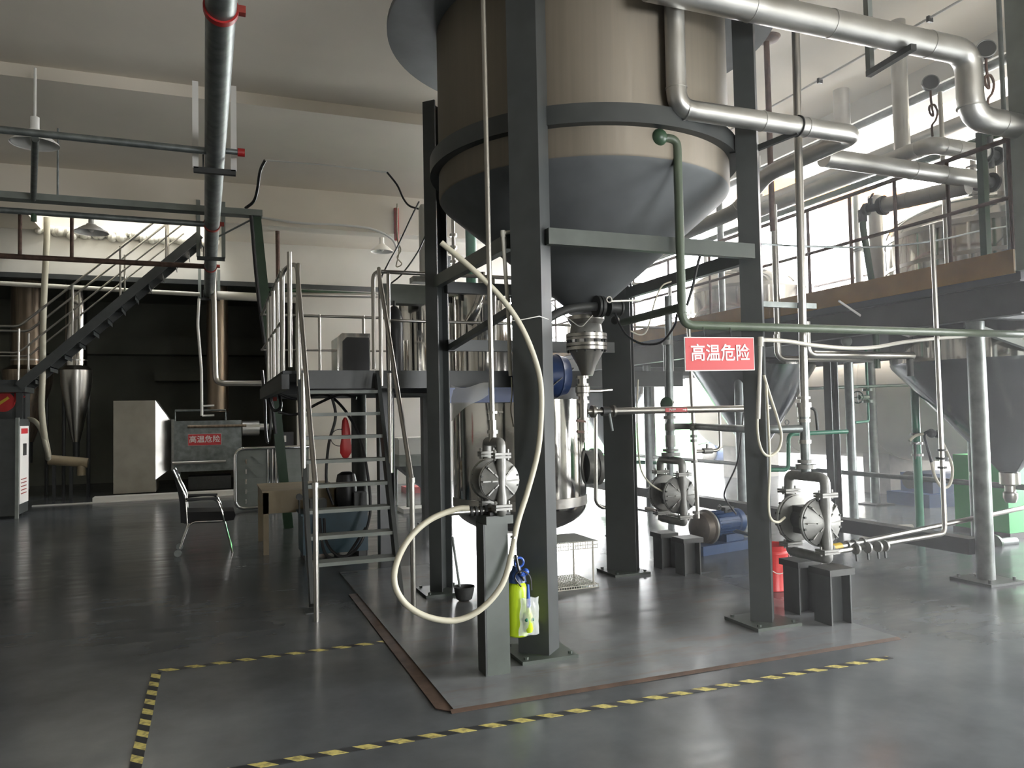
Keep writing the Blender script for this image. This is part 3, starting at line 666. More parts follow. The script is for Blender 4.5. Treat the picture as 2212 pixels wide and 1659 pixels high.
# air hoses round right front column
h=T('cream_hose','thin cream air hose hanging in a long loop on the right front column','hose',aty(1660,985,4.5))
Yh=4.47
build('hose',MB().tube(spl([aty(*p) for p in ((1650,810,Yh),(1662,850,Yh),(1678,900,Yh),(1688,940,Yh),(1682,970,Yh),(1662,985,Yh),(1645,972,Yh),(1636,930,Yh),(1637,860,Yh),(1641,800,Yh),(1640,745,Yh))],6),.010,12),'cream',h)
h=T('cream_hose','thin cream air hose running straight down to the large pump behind the right front column','hose',aty(1665,1125,4.5))
build('hose',MB().tube(spl([aty(*p) for p in ((1655,830,Yh),(1659,900,Yh),(1663,1000,Yh),(1660,1080,Yh),(1664,1118,Yh),(1680,1128,4.5),(1695,1118,4.55))],6),.009,12),'cream',h)
h=T('plastic_pipe','cream plastic pipe elbowed beside the red sign and sagging away to the right','pipe',aty(1640,735,4.4))
Yk=4.42
build('vertical_pipe',MB().tube([aty(1638,905,Yk),aty(1640,840,Yk),aty(1643,736,Yk),aty(1655,734,Yk)],.014,12,bend=.03),'creamp',h)
build('elbow',MB().cyl(aty(1643,748,Yk),aty(1643,728,Yk),.02,14),'creamp',h)
build('sagging_pipe',MB().tube(spl([aty(1645,734,Yk),aty(1700,737,4.45),aty(1760,746,4.5),aty(1830,752,4.6),aty(1890,750,4.7),aty(1960,738,4.8),aty(2050,729,4.9),aty(2165,724,5.0)],6),.015,12),'creamp',h)
build('end_cap',MB().cyl(aty(2156,724,5.0),aty(2168,724,5.0),.019,12),'creamp',h)
# hose to pump 3 
h=T('cream_hose','thin cream hose looping past the rear right column to the pump beside the blue motor','hose',aty(1400,1010,6.3))
build('hose',MB().tube(spl([aty(*p) for p in ((1432,1062,6.38),(1405,1045,6.3),(1385,1015,6.3),(1378,960,6.35),(1376,890,6.4),(1378,820,6.4))],6),.008,10),'cream',h)
h=T('cream_hose','thin cream hose arching from the green branch pipe and drooping below the tank','hose',aty(1390,722,5.4))
build('hose',MB().tube(spl([aty(*p) for p in ((1450,608,5.3),(1430,618,5.3),(1415,650,5.3),(1405,690,5.3),(1395,718,5.3),(1380,723,5.3),(1362,715,5.3))],6),.006,10),'cream',h)
h=T('black_hose','black hose drooping in a U below the butterfly valve to the green pipe','hose',aty(1405,742,5.2))
build('hose',MB().tube(spl([aty(*p) for p in ((1328,675,5.3),(1338,700,5.25),(1355,725,5.2),(1385,742,5.1),(1420,742,5.0),(1440,728,4.9),(1458,700,4.7),(1462,680,4.55))],6),.009,10),'black',h)
h=T('black_hose','black hose hanging from the front frame beam beside the green pipe','hose',aty(1490,620,4.7))
build('hose',MB().tube(spl([aty(*p) for p in ((1512,553,4.66),(1505,580,4.68),(1496,620,4.7),(1484,660,4.72))],6),.010,10),'black',h)
def dep(p): return (V(p)-C0).dot(fw)
def rp(p,px): return px*dep(p)/F
# =====================================================  RAISED PLATFORM WITH STEEP STAIR
XP,YP,ZP=.60,7.40,2.0
XPR=4.9; YPB=11.0
pf=T('platform','grey steel work platform with stainless handrails behind the tank frame','platform',((XP+XPR)/2,(YP+YPB)/2,0))
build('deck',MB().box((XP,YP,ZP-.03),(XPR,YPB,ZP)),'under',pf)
build('edge_beam',MB().box((.74,YP-.06,ZP-.17),(XPR,YP-.001,ZP)),'steel',pf)
build('edge_beam',MB().box((XP-.01,YP+.02,ZP-.17),(XP+.06,YPB,ZP-.031)),'steel',pf)
build('edge_beam',MB().box((XP,YPB-.06,ZP-.17),(XPR,YPB,ZP-.031)),'steel',pf)
build('cross_beam',MB().box((XP+.1,9.1,ZP-.17),(XPR,9.2,ZP-.031)),'steel',pf)
lg=atz(836,1203)
for (x,y) in ((lg.x,lg.y),(4.75,8.6),(4.75,10.9),(2.9,10.9)):
    l=build('leg',MB().hbeam((x,y,.01),(x,y,ZP-.17),.17,.17),'steel',pf)
    build('foot_plate',MB().box((x-.14,y-.14,0),(x+.14,y+.14,.012)),'steel',l)
def rail_run(parent,pts,zs,posts,r=.02,m_='inox',zp=(2.0,3.0),upright=True):
    for z in zs: build('rail',MB().tube([V((p[0],p[1],z)) for p in pts],r*(1 if z==max(zs) else .7),12,bend=.08),m_,parent)
    for p in posts: build('rail_post',MB().cyl((p[0],p[1],zp[0]),(p[0],p[1],zp[1]),r,12),m_,parent)
# left side rail: closely set bars
ys=[atx(px,780,XP+.02).y for px in (627,610,600,591,586,580)]
rail_run(pf,[(XP+.02,7.62,0),(XP+.02,YPB-.05,0)],(2.98,2.5),[(XP+.02,y) for y in ys if y<YPB])
build('corner_hoop',MB().tube([(XP+.02,7.62,2.02),(XP+.02,7.62,2.98),(XP+.14,7.44,3.03),(XP+.17,7.43,2.02)],.02,12,bend=.10),'inox',pf)
bx=[aty(px,700,YPB-.05).x for px in (600,690,785,880,1000,1110,1200,1300,1380)]
rail_run(pf,[(XP,YPB-.05,0),(XPR,YPB-.05,0)],(2.98,2.5),[(x,YPB-.05) for x in bx if XP<x<XPR])
# front rail to the right of the stair
fx=[aty(px,700,7.46).x for px in (807,840,1068,1187,1303)]
zt_=2.98
build('rail',MB().tube([(fx[0],7.46,2.02),(fx[0],7.46,zt_),(XPR-.05,7.46,zt_)],.02,12,bend=.09),'inox',pf)
build('rail',MB().cyl((fx[1],7.46,2.5),(XPR-.05,7.46,2.5),.014,12),'inox',pf)
for x in fx[1:]+[XPR-.06]: build('rail_post',MB().cyl((x,7.46,2.0),(x,7.46,zt_),.018,12),'inox',pf)
# stair
st=T('stair','steep grey steel stair with stainless handrails leading up to the work platform','stair',(1.1,6.6,0))
Y0=6.45
yst=lambda z: Y0+(7.36-Y0)*z/2.0
for x0 in (.735,1.46):
    build('stringer',MB().bar((x0,yst(.0)+.01,.045),(x0,yst(1.95),1.95),.035,.13,upv=(0,-1,.4)),'steel',st)
    build('foot_plate',MB().box((x0-.06,yst(0)-.09,0),(x0+.06,yst(0)+.09,.01)),'steel',st)
for i in range(8):
    z=.36+.207*i; tr=build('tread',MB().box((.752,yst(z)-.07,z-.03),(1.443,yst(z)+.11,z)),'steel_l',st,)
for x0,gx in ((.73,-.0),(1.49,.0)):
    hb_=(x0+gx,6.12,1.04)
    build('handrail',MB().tube([(x0+.02,7.42,2.02+.98),(x0+.0,7.30,2.90),hb_],.02,14,bend=.06),'inox',st)
    build('hand_post',MB().cyl((hb_[0],hb_[1],0),hb_,.021,14),'inox',st)
    build('collar',MB().cyl((hb_[0],hb_[1],1.02),(hb_[0],hb_[1],1.06),.027,14),'inox',st)
    build('hand_post',MB().cyl((x0,yst(1.0),1.05),(x0,yst(1.0),1.95),.021,14),'inox',st)
    build('hand_post',MB().cyl((x0+.0,yst(1.8),1.85),(x0+.0,yst(1.8),2.68),.021,14),'inox',st)
# ----- things on the platform
def vessel(px,Y,rpx,z0,z1,label,mtl='inoxm',lid=True):
    c=aty(px,800,Y); c=V((c.x,Y,0)); R=rp(c+Z_*2.2,rpx); t=T('vessel',label,'vessel',c+Z_*z0)
    build('shell',MB().lathe(c,Z_,[(z0,R),(z1,R)],48),mtl,t)
    if lid:
        build('rim_flange',MB().lathe(c,Z_,[(z1,R*1.09),(z1+.03,R*1.09)],48),'inox',t)
        build('lid',MB().lathe(c,Z_,[(z1+.03,R*1.02),(z1+.07,R*.8),(z1+.10,R*.35),(z1+.11,.02)],40),'cast',t)
        for k in range(10):
            a=2*math.pi*k/10; e=V((math.cos(a),math.sin(a),0)); build('lid_clamp',MB().obox(c+e*R*1.06+Z_*(z1-.01),e*.018,e.cross(Z_)*.014,Z_*.055),'castd',t)
    return t,c,R
Yv=8.7
za_=aty(900,640,Yv).z
t,cA,RA=vessel(900,Yv,36,2.0,za_,'round stainless vessel with clamped lid on the platform, left of the rear left column')
t2,cB,RB=vessel(1040,Yv,68,2.0,aty(1040,645,Yv).z,'wide mirror-bright stainless vessel with clamped lid on the platform, behind the tank frame')
t=T('mixer_motor','tall pale cylindrical mixer drive standing upright above the left vessel','motor',cA+Z_*(za_+.11))
zq=lambda y:aty(917,y,Yv).z
cm=V((aty(916,500,Yv).x,Yv,0))
build('housing',MB().lathe(cm,Z_,[(zq(600),.05),(zq(590),.06),(zq(450),.06),(zq(443),.04)],28),'white',t)
build('bracket',MB().box((cm.x-.16,Yv-.09,zq(612)),(cm.x+.1,Yv+.09,zq(600))),'cast',t)
t=T('control_box','grey box hanging on a bracket above the vessels, just right of the stair rail','box',aty(850,640,8.2))
a=aty(826,612,8.2); b_=aty(872,655,8.2)
build('housing',MB().box((a.x,8.2,b_.z),(b_.x+.25,8.4,a.z)),'steel_l',t)
build('bracket',MB().cyl((a.x-.02,8.22,2.0),(a.x-.02,8.22,a.z+.05),.022,12),'cast',t)
# dark gas bottle
c=V((aty(852,700,8.1).x,8.1,0))
t=T('gas_cylinder','black gas cylinder with rounded shoulder standing on the platform next to the stair rail','cylinder',c+Z_*2)
zc_=aty(852,662,8.1).z
build('body',MB().lathe(c,Z_,[(2.0,.09),(zc_-.14,.095),(zc_-.05,.07),(zc_,.03)],28),'black',t); build('neck',MB().cyl(c+Z_*zc_,c+Z_*(zc_+.06),.016,12),'castd',t)
# shiny box
a=aty(730,718,8.3); b_=aty(802,800,8.3)
t=T('stainless_box','mirror-polished stainless box with curved front opening standing on the platform behind the stair','box',(a.x,8.3,2.0))
xa,xb=a.x,b_.x; zt_=a.z
prof=[(xa,2.0)]+[(xa+.0+.0,2.0+ (zt_-2.0)*.9)]+[(xa+.05,zt_)]+[(xb,zt_),(xb,2.0)]
build('housing',MB().prism([(x,8.35,z) for x,z in prof],(0,.45,0)),'inoxm',t)
build('door',MB().prism([(x*0.8+(xa+xb)/2*.2+.02,8.33,z*.9+2.0*.1-.0) for x,z in prof],(0,.018,0)),'black',t,'dark glossy front')
# pipes/cables above platform
for k,(pts,r_,m_,lb) in enumerate([
 ([(836,372,9),(858,400,9),(872,430,9),(885,445,8.9),(908,452,8.7)],.012,'black','black cable hanging in a curve from the ceiling to the mixer drive'),
 ([(905,436,8.6),(888,470,8.4),(860,530,8.3),(838,570,8.2),(824,600,8.2),(820,625,8.2)],.009,'black','black cable running steeply from the mixer drive down to the control box'),
 ([(930,480,8.5),(905,540,8.4),(870,590,8.3),(845,612,8.3)],.009,'black','black cable slanting down behind the rear left column to the control box')]):
    t=one('cable',MB().tube(spl([aty(*p) for p in pts],6),r_,8),m_,lb,'cable')
t=one('wire_bundle',MB().tube(spl([aty(*p) for p in ((858,440,9.2),(858,512,9.2),(866,540,9.2),(858,556,9.2),(868,570,9.2),(856,575,9.2),(862,545,9.2),(858,500,9.2))],6),.008,8),'cream','pale tangled wire bundle hanging below the ceiling lamp near the vessels','wire')
# green column behind
c=V((aty(1018,560,9.9).x,9.9,0))
t=T('green_pipe','bright green vertical pipe rising from the platform behind the mirror-bright vessel','pipe',c+Z_*2)
build('pipe',MB().cyl(c+Z_*2.0,c+Z_*5.4,.075,20),'green2',t)
build('collar',MB().cyl(c+Z_*3.05,c+Z_*3.09,.10,20),'green2',t)
c=V((aty(980,560,9.0).x,9.0,0))
t=T('fitting_stack','stack of stainless pipe fittings standing up left of the green pipe','fitting',c+Z_*2.0)
build('pipe',MB().cyl(c+Z_*2.0,c+Z_*4.0,.022,14),'inox',t)
for z in (3.15,3.3,3.42,3.6,3.75): build('collar',MB().cyl(c+Z_*z,c+Z_*(z+.035),.045,18),'inox',t)
t=T('dip_pipe','thick polished bent pipe coming out of the mirror-bright vessel','pipe',(cB.x-.2,Yv-RB-.1,2.9))
build('pipe',MB().tube([(cB.x-.12,Yv-RB-.06,3.18),(cB.x-.12,Yv-RB-.06,2.95),(cB.x-.2,Yv-RB-.06,2.75),(cB.x-.26,Yv-RB+.06,2.62)],.05,16,bend=.1),'inoxm',t)
# ----- below the platform
cc=aty(1122,1000,8.15); cc=V((cc.x,8.15,0)); RV=rp(cc+Z_*1,143)
zz2=lambda y:aty(1122,y,8.15).z
t=T('vessel','large round-bottomed stainless vessel hanging below the platform behind the front column','vessel',cc+Z_*zz2(1150))
prof=[(zz2(1150)+(zz2(1085)-zz2(1150))*(1-math.cos(a)),RV*math.sin(a)) for a in [math.pi/2*i/10 for i in range(11)]]
build('shell',MB().lathe(cc,Z_,prof+[(1.83,RV)],72),'inoxm',t)
build('weld_band',MB().lathe(cc,Z_,[(zz2(1087),RV),(zz2(1087),RV+.008),(zz2(1068),RV+.008),(zz2(1068),RV)],72,cap=False),'inox',t)
build('top_rim',MB().lathe(cc,Z_,[(zz2(866),RV),(zz2(866),RV+.03),(1.83,RV+.03),(1.83,RV)],72,cap=False),'steel',t)
q=cc+V((RV+.02,-.25,zz2(1012)))
build('manway',MB().cyl(q-X_*.1,q+X_*.07,.19,36).cyl(q+X_*.03,q+X_*.09,.21,36),'cast',t,'round side manway')
dn=T('drain_pipe','stainless drain pipe bending from the round-bottomed vessel towards the diaphragm pumps','pipe',(q.x+.1,7.8,.4))
build('pipe',MB().tube([aty(1287,880,7.6),aty(1287,1085,7.6),aty(1300,1097,7.6),aty(1335,1094,7.6)],.022,14,bend=.12),'inox',dn)
build('valve',MB().cyl(aty(1318,1095,7.6),aty(1333,1094,7.6),.04,14),'cast',dn)
# sheet of film
t=T('plastic_sheet','crumpled translucent plastic sheet draped beside the rear left column below the platform','sheet',aty(1010,850,7.15))
mb=MB(); random.seed(9)
g=[[aty(975+80*u+0,832+ (8+70*(1-u*.9))*v+6*math.sin(u*5+v*3),7.18-.12*math.sin(u*3)-.1*v) for u in [i/8 for i in range(9)]] for v in [j/6 for j in range(7)]]
mb.add([p for r in g for p in r],[(j*9+i,j*9+i+1,(j+1)*9+i+1,(j+1)*9+i) for j in range(6) for i in range(8)])
build('film',mb,'film',t)
# blue drum and tray
q0=aty(1120,812,7.05); q1=aty(1224,812,7.05)
dr=T('drum','dark blue plastic drum lying on its side at the platform edge behind the front column','drum',q0-Z_*.2)
d=(q1-q0).normalized(); L_=(q1-q0).length
build('barrel',MB().lathe(q0,d,[(0,.17),(.01,.19),(L_*.3,.205),(L_*.32,.215),(L_*.34,.205),(L_*.75,.21),(L_*.77,.22),(L_*.79,.21),(L_*.95,.19),(L_,.12),(L_+.01,.1)],36),'blued',dr)
build('strap',MB().bar(aty(1238,795,6.9),aty(1188,838,6.8),.02,.008),'black',dr)
a=aty(965,838,7.2); b_=aty(1100,869,7.2)
one('tray',MB().box((a.x,7.15,b_.z),(b_.x+.3,7.36,a.z)).box((a.x-.02,7.14,a.z-.02),(b_.x+.32,7.37,a.z)),'blued','dark blue plastic tray under the platform edge between the two left columns','tray')
# hydraulic power pack
a=atz(655,1212); b_=atz(800,1204)
zt_=aty(700,1108,a.y).z
hp_=T('hydraulic_unit','dark teal hydraulic tank with upright black motor, standing under the platform behind the stair','machine',((a.x+b_.x)/2,a.y+.2,0))
build('oil_tank',MB().box((a.x,a.y,.06),(b_.x,a.y+.5,zt_-.02)).box((a.x-.02,a.y-.02,zt_-.02),(b_.x+.02,a.y+.52,zt_)),'teal',hp_)
for dx in (.03,-.03):
    xx=a.x+.06 if dx>0 else b_.x-.06
    build('foot',MB().box((xx-.04,a.y+.02,0),(xx+.04,a.y+.48,.06)),'steel',hp_)
mxx=aty(748,1050,a.y+.2).x
build('motor',MB().lathe((mxx,a.y+.2,0),Z_,[(zt_,.08),(zt_+.1,.11),(zt_+.12,.115),(zt_+.33,.115),(zt_+.40,.10),(zt_+.43,.05)],28),'black',hp_)
build('motor_box',MB().box((mxx+.06,a.y+.02,zt_+.02),(mxx+.2,a.y+.2,zt_+.2)),'castd',hp_)
g=aty(648,1075,a.y)
build('pressure_gauge',MB().cyl((g.x,g.y+.1,g.z),(g.x,g.y+.06,g.z),.035,20).cyl((g.x,g.y+.08,zt_),(g.x,g.y+.08,g.z),.01,8),'castd',hp_)
build('valve_block',MB().box((g.x+.12,a.y+.1,zt_),(g.x+.3,a.y+.3,zt_+.14)),'castd',hp_)
for k,pts in enumerate([[(700,1120,8.6),(705,1170,8.5),(730,1200,8.4),(760,1195,8.4),(785,1160,8.4),(800,1100,8.5),(792,1010,8.6),(775,940,8.7),(740,880,8.8),(700,852,8.9),(640,862,9.0),(600,850,9.0)],[(690,1120,8.6),(700,1190,8.45),(725,1208,8.4),(750,1200,8.4),(790,1140,8.5)],[(720,1090,8.8),(705,1040,8.8),(710,960,8.8),(725,900,8.8),(715,850,8.8)],[(770,860,8.6),(735,852,8.7),(690,870,8.9),(640,895,9.1),(600,890,9.1)]]):
    one('hydraulic_hose',MB().tube(spl([aty(*p) for p in pts],6),.016,10),'black',['thick black hose looping under the hydraulic tank and up to the platform','short black hose looped low in front of the hydraulic tank','black hose rising straight from the hydraulic tank to the platform underside','black hose sagging below the platform deck towards the left edge'][k],'hose')
# dark vertical duct behind stair and red bag
c=atz(775,1180); c=V((aty(776,1000,9.4).x,9.4,0))
one('support_pipe','x' and MB().cyl(c,c+Z_*1.83,.09,24),'steel','thick dark round pipe standing under the platform behind the hydraulic motor','pipe')
t=T('red_bag','bright red plastic bag hanging from the platform underside behind the stair treads','bag',aty(745,985,8.2))
cz_=aty(746,945,8.2)
mb=MB(); n=14; rings=[(.0,.012),(.03,.03),(.12,.045),(.2,.05),(.3,.062),(.37,.06),(.42,.03),(.43,.0)]
for (h,r) in rings:
    for i in range(n):
        a_=2*math.pi*i/n; rr=r*(1+.22*math.sin(3*a_+h*9)); mb.v.append(cz_+V((rr*math.cos(a_)*.9,rr*math.sin(a_)*.6,.21-h)))
for j in range(len(rings)-1):
    for i in range(n): mb.f.append((j*n+i,j*n+(i+1)%n,(j+1)*n+(i+1)%n,(j+1)*n+i))
build('bag_body',mb,'red',t)
build('wire_loop',MB().ring(cz_+V((-.06,.0,.0)),(0,1,.2),.09,.004,24,6),'black',t)
# distant hopper under platform
def sc(px,y,Y): return aty(px,y,Y)
Yh_=13.0
t=T('hopper','pale steel hopper with dark funnel standing far behind the stair','hopper',(sc(898,1000,Yh_).x,Yh_,0))
a=sc(862,950,Yh_); b_=sc(934,980,Yh_)
build('bin',MB().box((a.x,Yh_,b_.z),(b_.x,Yh_+.6,a.z)).box((a.x-.02,Yh_-.02,a.z),(b_.x+.02,Yh_+.62,a.z+.03)),'white',t)
c2=sc(934,1005,Yh_); build('band',MB().box((a.x-.01,Yh_-.01,c2.z),(b_.x+.01,Yh_+.61,b_.z)),'steel_l',t)
d1,d2=sc(900,1062,Yh_),sc(934,1062,Yh_)
build('funnel',MB().add([(a.x,Yh_,c2.z),(b_.x,Yh_,c2.z),(b_.x,Yh_+.6,c2.z),(a.x,Yh_+.6,c2.z),(b_.x-.1,Yh_+.2,d1.z),(b_.x,Yh_+.2,d1.z),(b_.x,Yh_+.35,d1.z),(b_.x-.1,Yh_+.35,d1.z)],[(0,1,2,3),(7,6,5,4),(0,4,5,1),(1,5,6,2),(2,6,7,3),(3,7,4,0)]),'steel',t)
for px in (870,928): build('leg',MB().cyl((sc(px,1000,Yh_).x,Yh_+.55,0),(sc(px,1000,Yh_).x,Yh_+.55,c2.z),.03,10),'steel_l',t)
t=T('pallet_scale','low pale floor scale with upright post standing behind the right handrail post','scale',(sc(898,1105,12.2).x,12.2,0))
q=atz(898,1108)
build('base',MB().box((q.x-.2,q.y,.0),(q.x+.22,q.y+.45,.07)),'white',t)
build('post',MB().cyl((q.x-.05,q.y+.3,.07),(q.x-.05,q.y+.3,.83),.03,12),'steel_l',t)
q=atz(905,1065)
one('plastic_crate',MB().box((q.x-.25,q.y,.0),(q.x+.3,q.y+.5,.12)),'red','red and white plastic crate on the far floor behind the floor scale','crate')
# =====================================================  LEFT: table, panel, chair
f1=atz(573,1199); zt_=aty(570,1061,f1.y).z
b1=atz(555,1169); 
tb=T('table','tan wooden table with square legs standing left of the stair','table',(f1.x+.4,(f1.y+b1.y)/2,0))
x0,x1=f1.x-.03,f1.x+.85; y0,y1=f1.y-.03,b1.y+.03
build('tabletop',MB().box((x0,y0,zt_-.02),(x1,y1,zt_)),'tan',tb)
build('apron',MB().box((x0+.01,y0+.01,zt_-.26),(x1-.01,y0+.03,zt_-.02)),'tan',tb)
build('apron',MB().box((x0+.01,y0+.03,zt_-.18),(x0+.03,y1-.01,zt_-.02)),'tan',tb)
for x in (x0+.04,x1-.04):
    for y in (y0+.04,y1-.04): build('leg',MB().box((x-.03,y-.03,0),(x+.03,y+.03,zt_-.02)),'tan',tb)
q0=atz(506,1103); Yp=14.0
a=aty(508,970,Yp); b_=aty(668,1100,Yp)
pn=T('metal_panel','zinc panel with rounded tubular frame and pressed ribs leaning behind the tan table','panel',((a.x+b_.x)/2,Yp,0))
build('sheet',MB().box((a.x+.02,Yp,.04),(b_.x,Yp+.02,a.z-.02)),'steel_l',pn)
z0_=.05; z1_=a.z
build('tube_frame',MB().tube([(b_.x,Yp-.02,z1_),(a.x,Yp-.02,z1_),(a.x,Yp-.02,z0_),(b_.x,Yp-.02,z0_)],.03,12,bend=.16),'chrome',pn)
for px in (580,590,597): build('rib',MB().tube([(aty(px,990,Yp).x,Yp-.02,z1_-.02),(aty(px,990,Yp).x,Yp-.02,z0_+.05)],.025,10),'chrome',pn)
for (u0,v0,u1,v1) in ((528,1000,556,1030),(545,985,573,1010)): build('rib',MB().bar(aty(u0,v0,Yp-.01),aty(u1,v1,Yp-.01),.02,.035,upv=(0,1,0)),'steel_l',pn)
for zf in (.3,.5,.72): build('rib',MB().box((a.x+.1,Yp-.01,z1_*zf),(b_.x,Yp+.001,z1_*zf+.015)),'steel_l',pn)
for k in range(5): build('slot_tab',MB().box((a.x+.16,Yp-.015,.12+.17*k),(a.x+.185,Yp,.2+.17*k)),'chrome',pn)
# office chair
Yc=9.95
P=lambda px,y,Y=Yc: aty(px,y,Y)
ch=T('office_chair','black office chair with chrome sled legs standing alone in front of the furnace','chair',P(430,1195)*1)
ch.location.z=0
def pr2(px,y,dy): 
    q=P(px,y); return V((q.x,Yc+dy,q.z))
sb=[(392,1106),(400,1102),(505,1100),(508,1108),(504,1118),(470,1124),(400,1126),(392,1122)]
build('seat',MB().prism([pr2(x,y,-.23) for x,y in sb],(0,.46,0)),'blackm',ch)
bk_=[(374,1013),(382,1018),(396,1062),(404,1085),(404,1125),(392,1125),(390,1085),(386,1060)]
build('backrest',MB().prism([pr2(x,y,-.21) for x,y in bk_],(0,.42,0)),'blackm',ch)
build('back_frame',MB().tube([pr2(376,1013,-.23),pr2(402,1068,-.23),pr2(406,1126,-.23)],.010,8),'chrome',ch)
build('back_frame',MB().tube([pr2(376,1013,.23),pr2(402,1068,.23),pr2(406,1126,.23)],.010,8),'chrome',ch)
for dy in (-.25,.25):
    build('arm_frame',MB().tube([pr2(403,1078,dy),pr2(440,1074,dy),pr2(468,1074,dy),pr2(478,1095,dy),pr2(502,1192,dy)],.011,8,bend=.06),'chrome',ch)
    build('armrest',MB().bar(pr2(405,1074,dy),pr2(470,1072,dy),.045,.025),'black',ch)
    build('leg',MB().tube([pr2(480,1120,dy),pr2(420,1122,dy),pr2(408,1130,dy),pr2(390,1178,dy)],.011,8,bend=.05),'chrome',ch)
    q=pr2(386,1186,dy); build('caster',MB().cyl((q.x,q.y-.015,.04),(q.x,q.y+.015,.04),.04,16),'galv',ch)
# furnace
Yf=17.55
t=T('furnace','sheet-metal furnace with tapered duct hood and control body standing in the dark annex opening','furnace',(-1.3,Yf+.4,0))
a=aty(245,866,Yf); b_=aty(352,1066,Yf)
zb_=max(b_.z,.11)
build('hood_box',MB().box((a.x,Yf,zb_),(b_.x-.14,Yf+.9,a.z)),'zinc',t)
c_=aty(371,912,Yf+.3); e_=aty(371,1010,Yf+.3); xq=b_.x-.139
build('transition',MB().add([(xq,Yf,zb_+.25),(xq,Yf+.9,zb_+.25),(xq,Yf+.9,a.z),(xq,Yf,a.z),(c_.x,Yf+.25,e_.z),(c_.x,Yf+.7,e_.z),(c_.x,Yf+.7,c_.z),(c_.x,Yf+.25,c_.z)],[(0,1,2,3),(7,6,5,4),(0,4,5,1),(1,5,6,2),(2,6,7,3),(3,7,4,0)]),'alu',t,'shiny tapered sheet-metal hood')
g=aty(522,1014,Yf+.1); h_=aty(378,910,Yf+.1)
build('body',MB().box((c_.x+.05,Yf+.1,g.z),(g.x,Yf+.85,h_.z)),'galv',t)
build('flange',MB().box((c_.x-.0,Yf+.08,e_.z-.05),(c_.x+.05,Yf+.87,c_.z+.06)),'cast',t)
build('top_frame',MB().tube([(h_.x,Yf+.2,h_.z),(h_.x,Yf+.2,h_.z+.22),(h_.x+1.0,Yf+.2,h_.z+.22),(h_.x+1.0,Yf+.2,h_.z)],.018,8),'galv',t)
k0=aty(372,1001,Yf); k1=aty(488,998,Yf)
build('handle_bar',MB().cyl((k0.x,Yf+.04,k0.z),(k1.x,Yf+.04,k0.z),.03,12),'inox',t)
k0=aty(405,922,Yf); build('upper_pipe',MB().cyl((k0.x,Yf+.05,k0.z),(g.x+.1,Yf+.05,k0.z),.03,12),'rustst',t)
for px in (385,515):
    x=aty(px,1060,Yf).x; build('leg',MB().box((x-.03,Yf+.4,0),(x+.03,Yf+.46,g.z)),'galv',t)
build('burner',MB().box((h_.x+.25,Yf+.2,.1),(h_.x+1.1,Yf+.8,g.z-.12)),'castd',t)
sc_=(aty(409,938,Yf+.08)+aty(475,961,Yf+.08))/2
s_=sign(sc_,.66,.245,(1,0,0),(0,0,1),'small red sign with four white Chinese characters on the furnace body',.155)
# foil elbow pipe
t=T('foil_pipe','crumpled foil-wrapped pipe with upward elbow at the right end of the furnace','pipe',aty(560,925,Yf))
Yq=Yf+.2
build('foil',MB().tube([(g.x+.02,Yq,aty(540,925,Yq).z),(aty(560,925,Yq).x,Yq,aty(540,925,Yq).z)],.16,16),'alu',t)
build('elbow_pipe',MB().tube([aty(556,922,Yq),aty(600,922,Yq),aty(603,868,Yq)],.075,16,bend=.22),'alu',t)
build('hanging_cable',MB().tube(spl([aty(576,820,Yq-.3),aty(584,880,Yq-.3),aty(583,940,Yq-.3),aty(578,958,Yq-.3)]),.03,8),'black',t)
t=T('wall_box','small black electrical box with pale switch at the edge of the annex opening','box',aty(612,950,17.4))
a=aty(592,934,17.4); b_=aty(634,968,17.4); build('housing',MB().box((a.x,17.35,b_.z),(b_.x,17.55,a.z)),'black',t); build('post',MB().box(((a.x+b_.x)/2-.04,17.42,0),((a.x+b_.x)/2+.04,17.48,b_.z)),'black',t)
q=aty(612,948,17.33); build('switch',MB().box((q.x-.06,17.33,q.z-.07),(q.x+.06,17.35,q.z+.07)),'white',t)
# chimney duct and pipes near it
c=V((aty(470,800,18.6).x,18.6,0)); R=rp(c+Z_*2,22)
t=T('chimney_duct','thick weathered steel duct rising vertically from the furnace top','duct',c+Z_*2)
build('duct',MB().cyl(c+Z_*1.75,c+Z_*4.69,R,32),'rustst',t)
build('seam',MB().cyl(c+Z_*2.6,c+Z_*2.62,R+.006,32),'rustst',t)
c=aty(458,620,17.3)
t=T('steam_pipe','polished pipe dropping beside the weathered duct and turning right at knee height of the platform','pipe',aty(464,828,17.3))
t['label']='polished pipe dropping beside the weathered duct, then bending to the right'
build('pipe',MB().tube([aty(461,590,17.3),aty(466,828,17.3),aty(568,828,17.3)],.062,16,bend=.18),'inox',t)
t=T('white_pipe','thin white pipe dropping in front of the weathered duct, with two small taps','pipe',aty(437,895,17.2))
build('pipe',MB().tube([aty(430,645,17.2),aty(427,700,17.2),aty(435,800,17.2),aty(436,898,17.2)],.028,10,bend=.1),'white',t)
for y in (877,898): build('tap',MB().cyl(aty(437,y,17.2),aty(463,y-1,17.2),.02,8),'white',t)
for k,(p0,p1,r_,m_,lb) in enumerate([((0,612,17.4),(432,636,17.4),.045,'creamp','long pale pipe running along the top of the annex opening at left'),
  ((452,637,17.4),(640,646,17.4),.09,'creamp','thick pale pipe along the top of the annex opening, right of the grey pipe end'),
  ((605,636,16.9),(905,641,16.9),.05,'inox','polished pipe running level in front of the white back wall'),
  ((560,625,17.0),(812,636,17.0),.035,'green','dark green pipe running level above the platform in front of the white wall')]):
    a=aty(*p0); b_=aty(*p1); b_.z=a.z+(b_.z-a.z); 
    one('wall_pipe',MB().cyl(a,b_,r_,14),m_,lb,'pipe')
